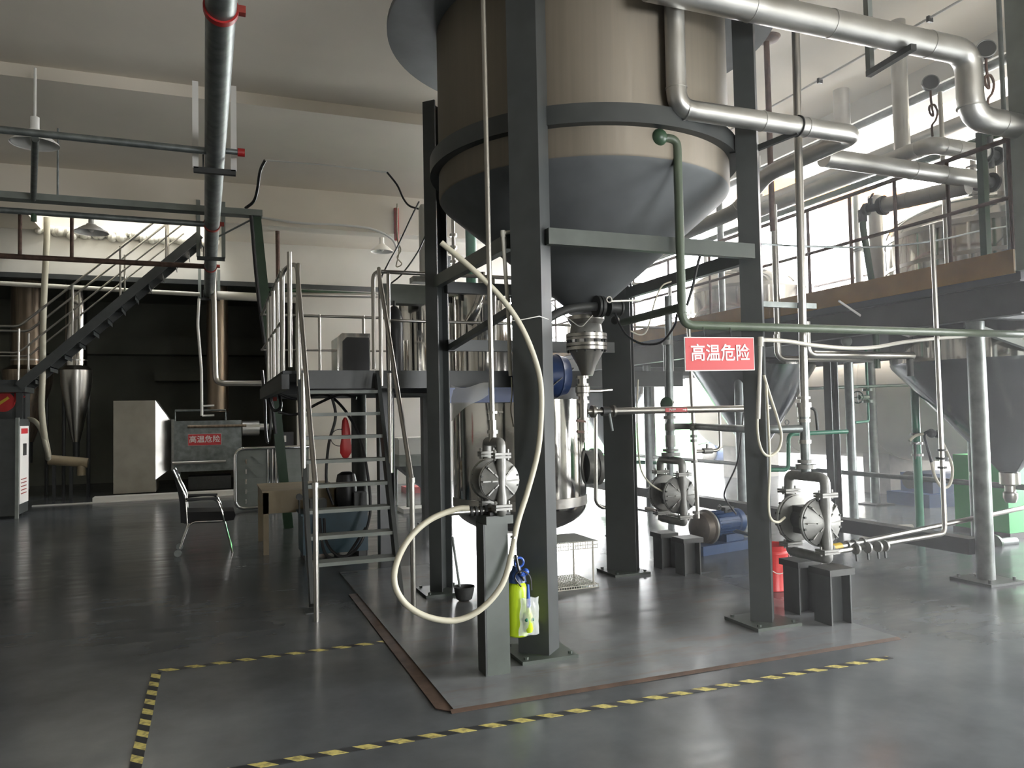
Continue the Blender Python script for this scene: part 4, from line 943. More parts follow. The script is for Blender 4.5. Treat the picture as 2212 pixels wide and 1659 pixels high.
# cabinets at far left
q=atz(37,1120); q2=atz(60,1105)
zt_=aty(37,905,q.y).z
t=T('electric_cabinet','grey electric cabinet at the left edge with a white notice covering its right side','cabinet',(q.x-.7,q.y+.4,0))
yb_=atx(61,1000,q.x).y
build('housing',MB().box((q.x-1.6,q.y,.05),(q.x,yb_,zt_)),'steel',t)
build('corner_post',MB().box((q.x-.03,q.y-.02,0),(q.x+.02,q.y+.03,zt_+.02)),'steel_l',t)
zn0,zn1=zt_-.12,.22
build('notice_sheet',MB().box((q.x,q.y+.12,zn1),(q.x+.012,yb_-.04,zn0)),'white',t)
ym=(q.y+.12+yb_-.04)/2
build('notice_heading',MB().box((q.x+.012,q.y+.2,zn0-.13),(q.x+.016,yb_-.12,zn0-.04)),'signr',t)
for k in range(5): build('notice_line',MB().box((q.x+.012,q.y+.2,.62-.06*k),(q.x+.016,yb_-.2,.635-.06*k)),'redo',t)
build('switch_window',MB().box((q.x+.012,ym-.1,zn0-.5),(q.x+.03,ym+.08,zn0-.3)),'castd',t)
q3=aty(0,820,16.9); q4=aty(52,905,16.9)
t=T('warning_cabinet','dark cabinet with red warning signs above the cabinet at the left edge','panel',(q3.x,16.9,0))
build('housing',MB().box((q3.x-.8,17.0,.3),(q4.x,17.4,q3.z)),'steel',t)
a=aty(7,868,16.98); build('round_sign',MB().cyl((a.x,16.97,a.z),(a.x,17.0,a.z),.19,28),'red',t,'round red warning sign')
build('sign_mark',MB().bar((a.x-.08,16.96,a.z-.05),(a.x+.09,16.96,a.z+.08),.05,.01,upv=(0,1,0)),'yel',t)
a=aty(43,854,16.98); build('triangle_sign',MB().prism([(a.x-.09,16.97,a.z-.13),(a.x+.09,16.97,a.z-.03),(a.x-.09,16.97,a.z+.13)],(0,.03,0)),'red',t,'triangular red warning sign')
# cyclone vessels in annex
for px,rpx,Yc_,lb in ((165,26,18.7,'polished cyclone vessel with a dark cone, standing behind the far stair'),(60,40,19.6,'brownish steel cyclone vessel at the far left behind the landing')):
    c=V((aty(px,800,Yc_).x,Yc_,0)); R=rp(c+Z_*2,rpx); z=lambda y: aty(px,y,Yc_).z
    t=T('cyclone_vessel',lb,'vessel',c)
    build('upper_shell',MB().cyl(c+Z_*z(792),c+Z_*4.69,R*.8,36),'inoxm' if px>100 else 'rustst',t)
    build('lower_shell',MB().lathe(c,Z_,[(z(955),R*.3),(z(930),R*.5),(z(830),R*1.15),(z(800),R*1.2),(z(790),R*.82)],36),'inox' if px>100 else 'rustst',t)
    build('seam',MB().cyl(c+Z_*z(780),c+Z_*z(777),R*.82,36),'inox',t)
    for s_ in (-1,1): build('leg',MB().cyl(c+V((s_*R*.9,0,0)),c+V((s_*R*.9,0,z(830))),.035,8),'castd',t)
    build('outlet',MB().cyl(c+Z_*z(1000),c+Z_*z(955),R*.25,16),'castd',t)
t=T('floor_duct','dusty tan duct lying low across the floor of the annex at left','duct',aty(150,1000,17.9))
a,b_=aty(105,993,17.9),aty(190,1000,17.9)
build('duct',MB().cyl(a,b_,.10,20),'tan',t); build('stub',MB().cyl(b_-X_*.12-Z_*.25,b_-X_*.12,.08,16),'tan',t)
for x in (a.x+.1,b_.x-.3): build('prop',MB().box((x-.03,17.87,0),(x+.03,17.93,a.z-.08)),'castd',t)
t=one('hanging_hose',MB().tube(spl([aty(*p) for p in ((101,470,16.6),(101,520,16.6),(97,600,16.6),(93,700,16.6),(92,800,16.6),(90,880,16.7),(96,940,16.9),(103,975,17.3),(104,990,17.6))],6),.055,14),'cream','long pale corrugated hose hanging from the ceiling hole down to the annex floor','hose')
one('hanging_hose',MB().tube(spl([aty(*p) for p in ((60,905,17.2),(75,910,17.0),(90,930,16.9),(98,960,17.0),(104,985,17.3))],6),.045,12),'cream','short pale hose curving from the cabinet to the long hanging hose','hose')
# =====================================================  FAR STAIR up to the ceiling opening
Ys0,Ys1=16.35,17.15
s0=aty(40,835,Ys0); s1=aty(432,507,Ys0)
fs=T('far_stair','dark steel stair with stainless rails climbing right to the bright opening in the ceiling','stair',(s0.x,Ys0,2.2))
for y in (Ys0,Ys1):
    build('stringer',MB().bar((s0.x,y,s0.z),(s1.x,y,s1.z),.05,.16),'steel',fs)
n=13
for i in range(n):
    f=(i+.7)/n; x=s0.x+(s1.x-s0.x)*f; z=s0.z+(s1.z-s0.z)*f-.02
    build('tread',MB().add([(x-.16,Ys0+.03,z),(x+.10,Ys0+.03,z),(x+.10,Ys1-.03,z),(x-.16,Ys1-.03,z),(x-.16,Ys0+.03,z-.02),(x+.10,Ys0+.03,z-.02),(x+.10,Ys1-.03,z-.02),(x-.16,Ys1-.03,z-.02)],[(0,1,2,3),(7,6,5,4),(0,4,5,1),(1,5,6,2),(2,6,7,3),(3,7,4,0)]).box((x+.09,Ys0+.03,z-.09),(x+.10,Ys1-.03,z)),'steel',fs)
d=(s1-s0).normalized()
for y in (Ys0,Ys1):
    e=V((s1.x,y,s1.z))
    for h,r_ in ((1.0,.022),(.52,.017)):
        base=V((s0.x,y,s0.z))+Z_*(h+.1)
        build('rail',MB().tube([base-X_*1.6,base,e+Z_*(h-.02)-d*.45],r_,10,bend=.1),'inox',fs)
    for f in (.0,.28,.54,.8):
        p=V((s0.x,y,s0.z))+(V((s1.x,y,s1.z))-V((s0.x,y,s0.z)))*f
        build('rail_post',MB().cyl(p+Z_*.05,p+Z_*1.06,.02,10),'inox',fs)
    build('rail_post',MB().cyl((s0.x-1.0,y,s0.z),(s0.x-1.0,y,s0.z+1.1),.02,10),'inox',fs)
build('landing',MB().box((s0.x-3,Ys0,s0.z-.1),(s0.x+.1,Ys1,s0.z)),'steel',fs)
for x in (s0.x-1.5,s0.x-.05): build('landing_leg',MB().box((x-.05,Ys0+.3,0),(x+.05,Ys0+.4,s0.z-.1)),'steel',fs)
# =====================================================  CEILING: big pipe, branches, lamps
mp_=T('fire_main','large grey galvanised pipe running away under the ceiling at left, with red joints','pipe',(0.0,9,4.5))
def axp(y_img,d): return C0+ray(478-.0*y_img,y_img)*d
g0=aty(478,0,5.4); g1=aty(452,632,17.62)
zP=(g0.z+g1.z)/2
A0=g0+ (g0-g1).normalized()*1.2
build('pipe',MB().cyl(A0,g1,.102,28),'galv',mp_)
def on(yimg):
    # point of the pipe axis seen at this image row
    lo,hi=0.,1.
    for _ in range(40):
        m_=(lo+hi)/2; p=g0+(g1-g0)*m_; dd=p-C0; yy=CY-F*dd.dot(up)/dd.dot(fw)
        if yy<yimg: lo=m_
        else: hi=m_
    return g0+(g1-g0)*lo
ax=(g1-g0).normalized()
for y in (18,484,575): 
    p=on(y); build('red_joint',MB().cyl(p-ax*.03,p+ax*.03,.116,28),'red' if y<30 else 'redo',mp_)
    build('joint_bolt',MB().box((p.x+.10,p.y-.03,p.z-.02),(p.x+.16,p.y+.03,p.z+.03)),'redo',mp_)
for y,zt2 in ((342,.9),(540,1.0),(632,.9)):
    p=on(y)
    t=T('pipe_hanger',['pale steel U hanger holding the grey ceiling pipe nearest the viewer','steel U hanger holding the grey ceiling pipe beside the top of the far stair','small U hanger at the far end of the grey ceiling pipe'][(342,540,632).index(y)],'hanger',p,'U hangers of the grey ceiling pipe')
    for s_ in (-1,1): build('strap',MB().box((p.x+s_*.19-.03,p.y-.03,p.z-.13),(p.x+s_*.19+.03,p.y-.02,p.z+.8 if y<600 else p.z+.5)),'white' if y<400 else 'steel_l',t)
    build('cross_bar',MB().box((p.x-.21,p.y-.03,p.z-.17),(p.x+.21,p.y+.03,p.z-.115)),'castd',t)
    build('u_bolt',MB().tube([(p.x-.115,p.y,p.z-.115),(p.x-.115,p.y,p.z+.02),(p.x-.115,p.y,p.z+.05)],.008,6),'castd',t)
# branches along X
p=on(324); e=aty(0,282,p.y)
t=T('sprinkler_branch','grey branch pipe crossing the ceiling pipe, with a red end cap on its right','pipe',p)
build('pipe',MB().cyl((-6,p.y,p.z+.02),(p.x-.05,p.y,p.z-.02),.036,14),'galv',t)
build('stub',MB().cyl((p.x+.1,p.y,p.z),(p.x+.22,p.y,p.z),.03,12),'galv',t)
build('end_cap',MB().cyl((p.x+.22,p.y,p.z),(p.x+.29,p.y,p.z),.042,16),'red',t,'red end cap')
p=on(484)
t=T('sprinkler_branch','dark branch pipe running left just below the long cable tray, with drop pipe','pipe',p)
build('pipe',MB().cyl((-6,p.y,p.z+.02),(p.x-.05,p.y,p.z-.01),.04,14),'galv',t)
q=aty(73,470,p.y); build('drop',MB().cyl((q.x,p.y,p.z),(q.x,p.y,p.z-.12),.035,12),'green',t)
p=on(575)
t=T('sprinkler_branch','dark rusty branch pipe running left across the view of the far stair','pipe',p)
build('pipe',MB().cyl((-6,p.y,p.z+.02),(p.x-.05,p.y,p.z-.01),.045,14),'rust',t)
for px,yy in ((43,478),(155,485)):
    q=aty(px,560,p.y); q2=aty(px,yy,p.y); build('hanger_rod',MB().cyl((q.x,p.y,q.z),(q.x,p.y,5.45),.03,10),'rust',t)
# cable tray with leaning green post
Yt=11.5
a=aty(0,418,Yt); b_=aty(566,463,Yt)
t=T('cable_tray','long pale steel cable tray below the ceiling, ending at a green post','tray',(a.x,Yt,a.z))
build('channel',MB().box((-7,Yt-.1,b_.z-.045),(b_.x,Yt+.1,b_.z+.04)),'steel_l',t)
for x in (-4.5,-1.9): build('hanger_rod',MB().cyl((x,Yt,b_.z+.04),(x,Yt,5.45),.012,8),'galv',t)
q=aty(553,470,Yt); q2=aty(598,900,Yt); dd=(q2-q); f0=q+dd*(q.z/(q.z-q2.z))
t=T('green_post','dark green leaning steel post under the end of the pale cable tray','post',(f0.x,Yt,0))
build('post',MB().bar((q.x,Yt,b_.z-.05),(f0.x,Yt,.0),.13,.10,upv=(0,1,0)),'green',t)
build('cable',MB().tube(spl([(q.x-.07,Yt-.08,b_.z-.05),((q.x*3+f0.x)/4-.09,Yt-.08,b_.z*.75),((q.x+f0.x)/2-.06,Yt-.08,b_.z*.5),(f0.x*.7+q.x*.3-.05,Yt-.08,b_.z*.3)]),.025,8),'black',t)
one('brace_rod',MB().cyl(aty(455,520,13.0),aty(548,472,11.6),.015,8),'steel_l','thin pale brace rod slanting from the ceiling pipe up to the tray end','rod')
one('cable',MB().tube(spl([aty(*p) for p in ((573,346,10.9),(562,370,11),(556,410,11.2),(548,435,11.4),(530,450,11.5))],6),.022,8),'black','black cable curving from the ceiling down to the end of the cable tray','cable')
one('ceiling_conduit',MB().tube([aty(573,346,10.9),aty(700,356,10.9),aty(836,372,10.9)],.012,8),'white','thin pale conduit on the ceiling linking the two black cables','conduit')
one('wall_conduit',MB().tube(spl([aty(*p) for p in ((566,470,13.25),(650,482,13.2),(720,485,13.2),(800,494,13.2),(845,515,13.2),(858,540,13.2))],5),.02,8),'white','pale sagging cable along the beam face above the platform','cable')
one('rust_hanger',MB().cyl(V((aty(856,450,13.28).x,13.28,aty(856,450,13.28).z)),aty(857,520,13.28),.045,10),'redo','short dark red rod hanging from the ceiling beam above the vessels','rod')
one('rust_hanger',MB().cyl(V((aty(600,567,16.5).x,16.5,5.45)),aty(601,620,16.5),.045,10),'rust','short brown rod hanging from the beam above the left platform rail','rod')
def lamp(px,y,Y,r,label,zc=None):
    p=aty(px,y,Y); t=T('pendant_lamp',label,'lamp',p,'enamel pendant lamps')
    build('shade',MB().lathe(p,Z_,[(0,r),(.02,r*.97),(.10,r*.55),(.14,r*.28),(.16,r*.26),(.15,r*.24),(.1,r*.5),(.01,r*.94)],36,cap=False),'white' if Y>9 else 'steel_l',t)
    build('socket',MB().cyl(p+Z_*.14,p+Z_*.30,.045,16),'white',t)
    build('bulb',MB().sph(p+Z_*.07,.05,14,1.3),'white',t)
    build('stem',MB().cyl(p+Z_*.30,V((p.x,p.y,5.45)),.014,8),'white',t)
lamp(75,312,9.6,.24,'round enamel ceiling lamp at upper left, in front of the grey branch pipe')
lamp(197,503,15.2,.28,'enamel ceiling lamp seen against the bright ceiling opening')
lamp(825,544,14.4,.21,'enamel ceiling lamp hanging above the platform, left of the rear left column')
q=aty(74,325,9.7)
one('drop_pipe',MB().cyl(aty(76,300,8.9),aty(72,430,11.45),.035,12),'galv','short grey drop pipe hanging below the nearest ceiling lamp','pipe')
# =====================================================  RIGHT: insulated overhead pipes
def insul(label,pts,r,bend,bands=(),name='insulated_pipe',loc=None):
    t=T(name,label,'pipe',V(pts[0]) if loc is None else loc)
    build('cladding',MB().tube(pts,r,28,bend=bend),'alu',t)
    for (i,f) in bands:
        a,b_=V(pts[i]),V(pts[i+1]); d=(b_-a).normalized(); q=a+(b_-a)*f
        build('seam_band',MB().cyl(q-d*.006,q+d*.006,r+.004,28),'alu',t)
    return t
Y1=4.22
d0,d1,d2,d3=aty(1480,-45,Y1),aty(2090,122,Y1),aty(2090,262,Y1),aty(2235,262,4.2)
zz_=aty(1750,42,Y1).z
D1=V((aty(2092,130,Y1).x,Y1,zz_))
t=insul('large shiny aluminium-clad pipe across the top right, with an elbow down beside the far gauge',[(aty(1400,0,Y1).x,Y1,zz_),D1,(D1.x,Y1,aty(2090,252,Y1).z),(D1.x+1.2,Y1-.05,aty(2090,262,Y1).z-.02)],.098,.17,[(0,.28),(0,.52),(0,.85),(1,.15),(1,.85),(2,.25)])
# hanger
hx=aty(1948,95,Y1).x
t=T('pipe_hanger','dark angle-iron hanger under the largest aluminium-clad pipe','hanger',(hx,Y1,zz_-.1))
build('arm',MB().bar((hx-.02,Y1-.12,zz_-.12),(hx+.03,Y1+.35,zz_-.12),.05,.045),'castd',t)
build('rod',MB().bar((hx+.03,Y1+.33,zz_-.14),(hx+.03,Y1+.33,5.45),.045,.045),'steel_l',t)
Y2=4.36
a=aty(1462,230,Y2); z2_=aty(1650,262,Y2).z; e=aty(1848,290,Y2)
xe=e.x
q1=atx(1740,345,xe); q2=atx(1700,385,xe); 
t=insul('aluminium-clad pipe dropping in front of the tank, turning right, then back behind the right column',[(a.x,Y2,5.6),(a.x,Y2,z2_+.0),(xe,Y2,z2_),(xe,5.35,z2_),(xe-.02,5.75,z2_-.22),(xe-.02,7.6,z2_-.26)],.068,.12,[(0,.93),(1,.04),(1,.45),(1,.7),(3,.1),(3,.9)])
t=T('pipe_hanger','dark slanting support bar under the clad pipe beside the right front column','hanger',aty(1700,290,Y2+.1))
build('arm',MB().bar(aty(1632,322,4.62),aty(1722,280,Y2-.02)-Z_*.02,.03,.04),'castd',t)
build('pipe_clip',MB().ring((aty(1722,260,Y2).x,Y2,z2_),X_,.073,.006,28,6),'castd',t)
Y3=4.95
a,b_=aty(1780,354,Y3),aty(2112,388,Y3)
t=insul('aluminium-clad pipe section with flat sealed left end, pointing right to a white-plated valve',[(a.x,Y3,b_.z+.02),(b_.x,Y3,b_.z)],.078,0,[(0,.55),(0,.75)])
Y4=5.15
a,b_,c_=atx(1700,425,aty(2012,312,Y4).x),aty(2012,312,Y4),aty(2125,330,Y4)
t=insul('aluminium-clad pipe coming forward from the back and elbowing right under the pressure gauge',[(b_.x,7.9,b_.z),(b_.x,Y4,b_.z),(c_.x,Y4,b_.z-.01)],.078,.12,[(0,.95),(1,.2),(1,.45)])
def gauge(p,label,dirn=(-.6,-.75,.1),loop=1):
    t=T('pressure_gauge',label,'gauge',p,)
    d=V(dirn).normalized(); top=p+Z_*.50
    build('dial_case',MB().lathe(top-d*.02,d,[(0,.065),(.004,.072),(.035,.072),(.04,.066)],32),'castd',t)
    build('dial_rim',MB().ring(top+d*.02,d,.071,.005,32,6),'cast',t)
    build('siphon',MB().tube(spl([p,p+Z_*.10,p+Z_*.16+X_*.05*loop,p+Z_*.24+X_*.075*loop,p+Z_*.30+X_*.04*loop,p+Z_*.28-X_*.02*loop,p+Z_*.22-X_*.02*loop,p+Z_*.2+X_*.02,p+Z_*.34,p+Z_*.44],6),.010,8),'rust',t)
    return t
gp_=aty(2014,288,Y4)
gauge(V((gp_.x,Y4,b_.z+.078)),'black round pressure gauge on a coiled siphon above the shorter elbowed clad pipe')
g2=aty(2128,225,Y1)
gauge(V((D1.x+.17,Y1-.02,aty(2090,262,Y1).z+.09)),'black round pressure gauge at the top right beside the elbow of the largest clad pipe')
# valves at right of pipes 3 and 4
def hubvalve(p,label,plate=True):
    t=T('valve',label,'valve',p)
    build('valve_body',MB().cyl(p-X_*.08,p+X_*.12,.05,16).cyl(p-X_*.08,p-X_*.055,.09,20).cyl(p+X_*.07,p+X_*.095,.09,20).cyl(p-Z_*.12,p+Z_*.18,.03,12),'castd',t)
    build('plate',MB().lathe(p+V((.10,-.12,.0)),(.5,-1,.1),[(0,.075),(.01,.075)],24),'white',t,'round white end plate')
    return t
hubvalve(aty(2135,335,Y4)+X_*.03,'black flanged valve with white plate at the end of the pipe under the gauge')
hubvalve(aty(2122,392,Y3)+X_*.04,'black flanged valve with white plate at the end of the straight clad pipe section')
# pipe 5 with valve
X5=aty(1990,425,5.6).x
a=aty(1912,443,5.75); b_=aty(2092,402,4.95)
t=insul('ribbed aluminium-clad pipe sloping up to the right above the platform rail',[a,b_],.075,0,[(0,.3),(0,.6)])
d=(b_-a).normalized()
t=T('valve','black lever valve and flange at the lower left end of the ribbed sloping pipe','valve',a)
build('end_flange',MB().lathe(a-d*.07,d,[(0,.04),(.01,.085),(.05,.098),(.07,.098)],24),'castd',t)
q=a-d*.16
build('valve_body',MB().cyl(q-d*.09,q+d*.09,.04,16).cyl(q-d*.06,q-d*.03,.065,16).cyl(q,q+Z_*.10,.025,12).cyl(q-d*.09,q-d*.09-Z_*.12,.045,14),'castd',t)
build('lever',MB().bar(q+Z_*.11,q+Z_*.09-X_*.15-Y_*.18,.02,.012),'castd',t)
f0=q-d*.09-Z_*.05
t=T('green_pipe','dark green pipe dropping from the black lever valve through the platform edge','pipe',f0-Z_*1.9)
build('pipe',MB().tube([f0,f0-Z_*.15,aty(1888,640,f0.y),V((aty(1895,800,f0.y).x,f0.y,1.95))],.033,14,bend=.05),'green',t)
# ducts/verticals
def vert(px,y0,y1,Y,r,m_,name,label,cat='pipe',ztop=None,zbot=None,bands=()):
    c=aty(px,(y0+y1)/2,Y); z0=aty(px,y1,Y).z if zbot is None else zbot; z1=aty(px,y0,Y).z if ztop is None else ztop
    t=T(name,label,cat,(c.x,Y,z0)); build('pipe' if cat=='pipe' else 'shaft',MB().cyl((c.x,Y,z0),(c.x,Y,z1),r,24),m_,t)
    for z in bands: build('collar',MB().cyl((c.x,Y,z),(c.x,Y,z+.03),r*1.5,20),'cast',t)
    return t
vert(1815,0,290,7.2,.095,'alu','vent_pipe','thick grey vertical pipe meeting the ceiling behind the second clad pipe',ztop=5.45)
vert(1943,0,330,5.7,.075,'alu','vent_pipe','thick grey vertical pipe left of the nearer pressure gauge, rising to the ceiling',ztop=5.45)
vert(1893,410,610,7.0,.085,'inox','vent_pipe','pale round pipe standing on the platform behind the railing',zbot=2.67,ztop=4.1)
vert(1666,95,700,6.4,.030,'rust','rod_pipe','thin rusty pipe coming straight down from a round ceiling flange',ztop=5.43,zbot=aty(1672,500,6.4).z,)
c=aty(1666,300,6.4)
one('ceiling_flange',MB().lathe((c.x,6.4,5.43),Z_,[(-.03,.05),(-.012,.11),(.018,.13)],20),'rust','rusty round ceiling flange of the thin pipe, near the top right','flange')
vert(1677,490,765,6.4,.032,'inox','drop_pipe','polished vertical pipe just right of the right front column, bending under the platform',ztop=aty(1672,300,6.4).z-.7)
c=aty(1677,700,6.4)
t=T('product_pipe','polished pipe running right from an elbow, just below the platform edge','pipe',(c.x,6.4,aty(1680,768,6.4).z))
za_=aty(1700,775,6.4).z
build('pipe',MB().tube([(c.x,6.4,za_+.25),(c.x,6.4,za_),(aty(1885,785,6.4).x,6.4,za_-.0)],.030,16,bend=.1),'inox',t)
t=T('product_pipe','thicker polished pipe below the platform edge ending in a downward black stub','pipe',aty(1740,760,5.6))
za_=aty(1850,767,5.6).z
build('pipe',MB().tube([(aty(1742,700,5.6).x,5.6,za_+.3),(aty(1742,700,5.6).x,5.6,za_),(aty(1972,770,5.6).x,5.6,za_)],.035,16,bend=.08),'inox',t)
build('stub',MB().cyl((aty(1965,770,5.6).x,5.6,za_-.2),(aty(1965,770,5.6).x,5.6,za_-.03),.032,14),'castd',t)
t=T('channel_bracket','short perforated steel channel clamping the two vertical pipes beside the right front column','bracket',aty(1700,658,4.6))
a,b_=aty(1642,657,4.62),aty(1760,662,4.62)
build('channel',MB().box((a.x,4.60,a.z-.02),(b_.x,4.63,a.z+.02)),'galv',t)
# edge column right
q=aty(2196,600,4.25)
struct('trim_13',MB().box((q.x,4.0,2.62),(q.x+.4,4.25,5.45)).box((q.x+.16,4.0,0),(q.x+.4,4.25,2.62)),'steel_l')
vert(2171,0,590,4.6,.02,'galv','conduit_pipe','thin grey conduit running up just left of the wide column at the right edge',ztop=5.45,zbot=2.86)
one('stay_cable',MB().tube(spl([aty(*p) for p in ((1640,527,4.6),(1760,533,4.7),(1900,533,4.8),(2020,520,4.9),(2110,500,4.95),(2180,488,5.0))],6),.008,8),'galv','thin grey cable strung across in front of the platform railing','cable')
# =====================================================  RIGHT PLATFORM
XE=6.2
rf=T('platform','long high platform at right with ochre kick plate and rust-brown railing, carrying the domed vessels','platform',(8.2,10,0))
RH=[(8.0,5.85,1.12),(8.0,10.04,.95),(8.0,14.9,.95)]
# deck strips around the vessels
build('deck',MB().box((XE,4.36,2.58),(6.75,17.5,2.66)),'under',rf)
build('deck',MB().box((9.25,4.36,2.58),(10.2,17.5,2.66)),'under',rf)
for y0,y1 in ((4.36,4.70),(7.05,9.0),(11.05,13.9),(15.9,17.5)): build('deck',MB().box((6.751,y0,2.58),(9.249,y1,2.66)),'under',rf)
build('kick_plate',MB().box((XE-.02,4.40,2.64),(XE,17.5,2.84)),'ochre',rf)
build('kick_plate',MB().box((10.2,4.36,2.64),(10.22,17.5,2.84)),'ochre',rf)
for x in (XE+.05,10.1): build('long_beam',MB().hbeam((x,4.36,2.44),(x,17.5,2.44),.12,.28,fl=(0,0,1)),'steel',rf)
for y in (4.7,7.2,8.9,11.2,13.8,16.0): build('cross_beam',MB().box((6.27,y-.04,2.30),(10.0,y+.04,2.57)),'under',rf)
def rposts(x,ys,m_='rust'):
    for z,r_ in ((3.77,.022),(3.28,.018)): build('rail',MB().cyl((x,ys[0],z),(x,17.4,z),r_,12),m_,rf)
    for y in ys: build('rail_post',MB().cyl((x,y,2.84),(x,y,3.77),.018,10),m_,rf)
rposts(XE+.01,[4.42,5.0,5.58,6.15,6.76,7.6,8.6,9.6,10.6,11.6,12.6,13.6,14.6])
rposts(10.21,[4.7,6,7.3,8.6,9.9,11.2,12.5,13.8])
gp1=aty(2112,500,4.8)
build('rail_post',MB().box((gp1.x-.03,4.7,2.7),(gp1.x+.03,4.76,3.95)),'green',rf,'square green rail post')
DY=4.91
for (x,y,r_) in ((6.36,4.91,.075),(8.14,6.52-.15,.06),(8.21,8.26,.06),(7.39,9.59,.075),(6.5,10.76,.06),(6.45,8.0,.0),(9.9,5.2,.07),(9.9,9.5,.07)):
    if r_==0: continue
    l=build('leg',MB().cyl((x,y,.02),(x,y,2.30),r_,24),'galv',rf)
    build('foot_plate',MB().box((x-.2,y-.2,0),(x+.2,y+.2,.02)),'steel',l)
    if x<6.4:
        for sx in (-.15,.15):
            for sy in (-.15,.15): build('anchor_bolt',MB().cyl((x+sx,y+sy,.02),(x+sx,y+sy,.05),.014,6),'steel',l)
c=atz(1806,1131); c=V((c.x,c.y,0))
l=build('leg',MB().hbeam((c.x,c.y,.0),(c.x,c.y,2.30),.13,.13),'steel',rf)
build('skid_beam',MB().box((6.28,5.0,.22),(6.44,16.5,.36)),'steel',rf)
build('tie_rail',MB().cyl((8.14,4.9,.66),(8.14,16.5,.66),.032,14),'galv',rf)
build('diagonal_brace',MB().bar((6.3,4.95,2.28),(8.0,5.0,1.9),.05,.06),'steel_l',rf)
# domed vessels
for i,((x,y,R),lb) in enumerate(zip(RH,['largest domed stainless vessel at the right edge, its long cone hanging below the platform','domed stainless vessel on the right platform, seen right of the right front column','far domed stainless vessel with cone, seen behind the rear right column'])):
    c=V((x,y,0)); t=T('cone_vessel',lb,'vessel',c+Z_*.7,)
    za,zb_,zc_=(2.02,3.42,3.86) if i==0 else (2.22,3.45,3.85)
    build('shell',MB().lathe(c,Z_,[(za,R),(zb_,R)],72),'inoxm',t)
    build('cone',MB().lathe(c,Z_,[(.80,.07),(.84,.10),(za-.04,R*.985),(za,R)],72),'conem',t)
    build('dome',MB().lathe(c,Z_,[(zb_+(zc_-zb_)*math.sin(a),R*math.cos(a)) for a in [math.pi/2*k/9 for k in range(10)]],72),'inoxm',t)
    build('weld_band',MB().lathe(c,Z_,[(zb_-.05,R),(zb_-.05,R+.01),(zb_,R+.01),(zb_,R)],72,cap=False),'inox',t)
    build('mid_band',MB().lathe(c,Z_,[(3.05,R),(3.05,R+.008),(3.09,R+.008),(3.09,R)],72,cap=False),'inox',t)
    build('outlet',MB().lathe(c,Z_,[(.50,.05),(.55,.07),(.60,.07),(.62,.055),(.68,.055),(.70,.10),(.82,.10)],24),'inox',t)
    build('manhole',MB().lathe(c+V((-.35,-.3,0)),Z_,[(zc_-.12,.24),(zc_+.05,.24),(zc_+.09,.2),(zc_+.11,.05)],32),'inox',t)
    build('lug_ring',MB().lathe(c,Z_,[(2.66,R),(2.66,R+.10),(2.70,R+.10),(2.70,R)],72,cap=False),'steel',t)
    build('mixer_drive',MB().lathe(c,Z_,[(zc_-.02,.12),(zc_+.1,.12),(zc_+.12,.2),(zc_+.16,.2),(zc_+.18,.13),(zc_+.55,.13)],24),'alu',t)
    build('nozzle',MB().cyl(c+V((-.6*R,-.5*R,zb_+.15)),c+V((-.6*R,-.5*R,zc_+.12)),.05,16),'inox',t)
    build('nozzle_flange',MB().cyl(c+V((-.6*R,-.5*R,zc_+.12)),c+V((-.6*R,-.5*R,zc_+.15)),.09,20),'inox',t)
# horizontal tank
t=T('horizontal_tank','big beige horizontal storage tank lying on concrete saddles beyond the right platform','tank',(11.7,13,0))
c0,c1=V((11.75,8.6,1.92)),V((11.75,15.5,1.92)); R=1.32
cap=[(-.42*math.cos(a),R*math.sin(a)) for a in [math.pi/2*k/8 for k in range(9)]]
L_=(c1-c0).length
build('shell',MB().lathe(c0,Y_,cap+[(L_+.42*math.cos(a),R*math.sin(a)) for a in [math.pi/2*k/8 for k in range(8,-1,-1)]],64),'beige',t)
for f in (.25,.6): build('weld_band',MB().lathe(c0+Y_*L_*f,Y_,[(0,R),(0,R+.006),(.05,R+.006),(.05,R)],64,cap=False),'beige',t)
for y in (10.7,14.9): build('saddle',MB().box((11.2,y-.3,0),(12.3,y+.3,.95)),'conc',t)
# crane girder
t=T('crane_girder','orange overhead crane girder crossing high in the bright bay','crane',(13,12.5,6))
z=aty(1800,425,12.5).z
build('girder',MB().box((8.6,12.35,z-.18),(BX1+.02,12.65,z+.24)),'orange',t)
build('lower_flange',MB().box((8.6,12.3,z-.22),(BX1+.02,12.7,z-.18)),'orange',t)
build('trolley',MB().box((15.0,12.2,z-.5),(15.8,12.8,z-.22)),'orange',t)
lamp(1645,462,9.5,.27,'enamel lamp glowing pale against the bright windows, beside the right front column')
# pipes along the bay edge
for k,(x,z,r_,m_,lb) in enumerate([(7.86,5.22,.05,'galv','grey pipe running along the ceiling edge towards the back, uppermost of three'),(7.6,4.62,.085,'alu','clad pipe running along below the ceiling edge, middle of three'),(7.3,4.25,.04,'green','thin green pipe running along below the ceiling edge, lowest of three')]):
    one('long_pipe',MB().cyl((x,3.6 if k else 2.6,z),(x,17.5,z),r_,18),m_,lb,'pipe')
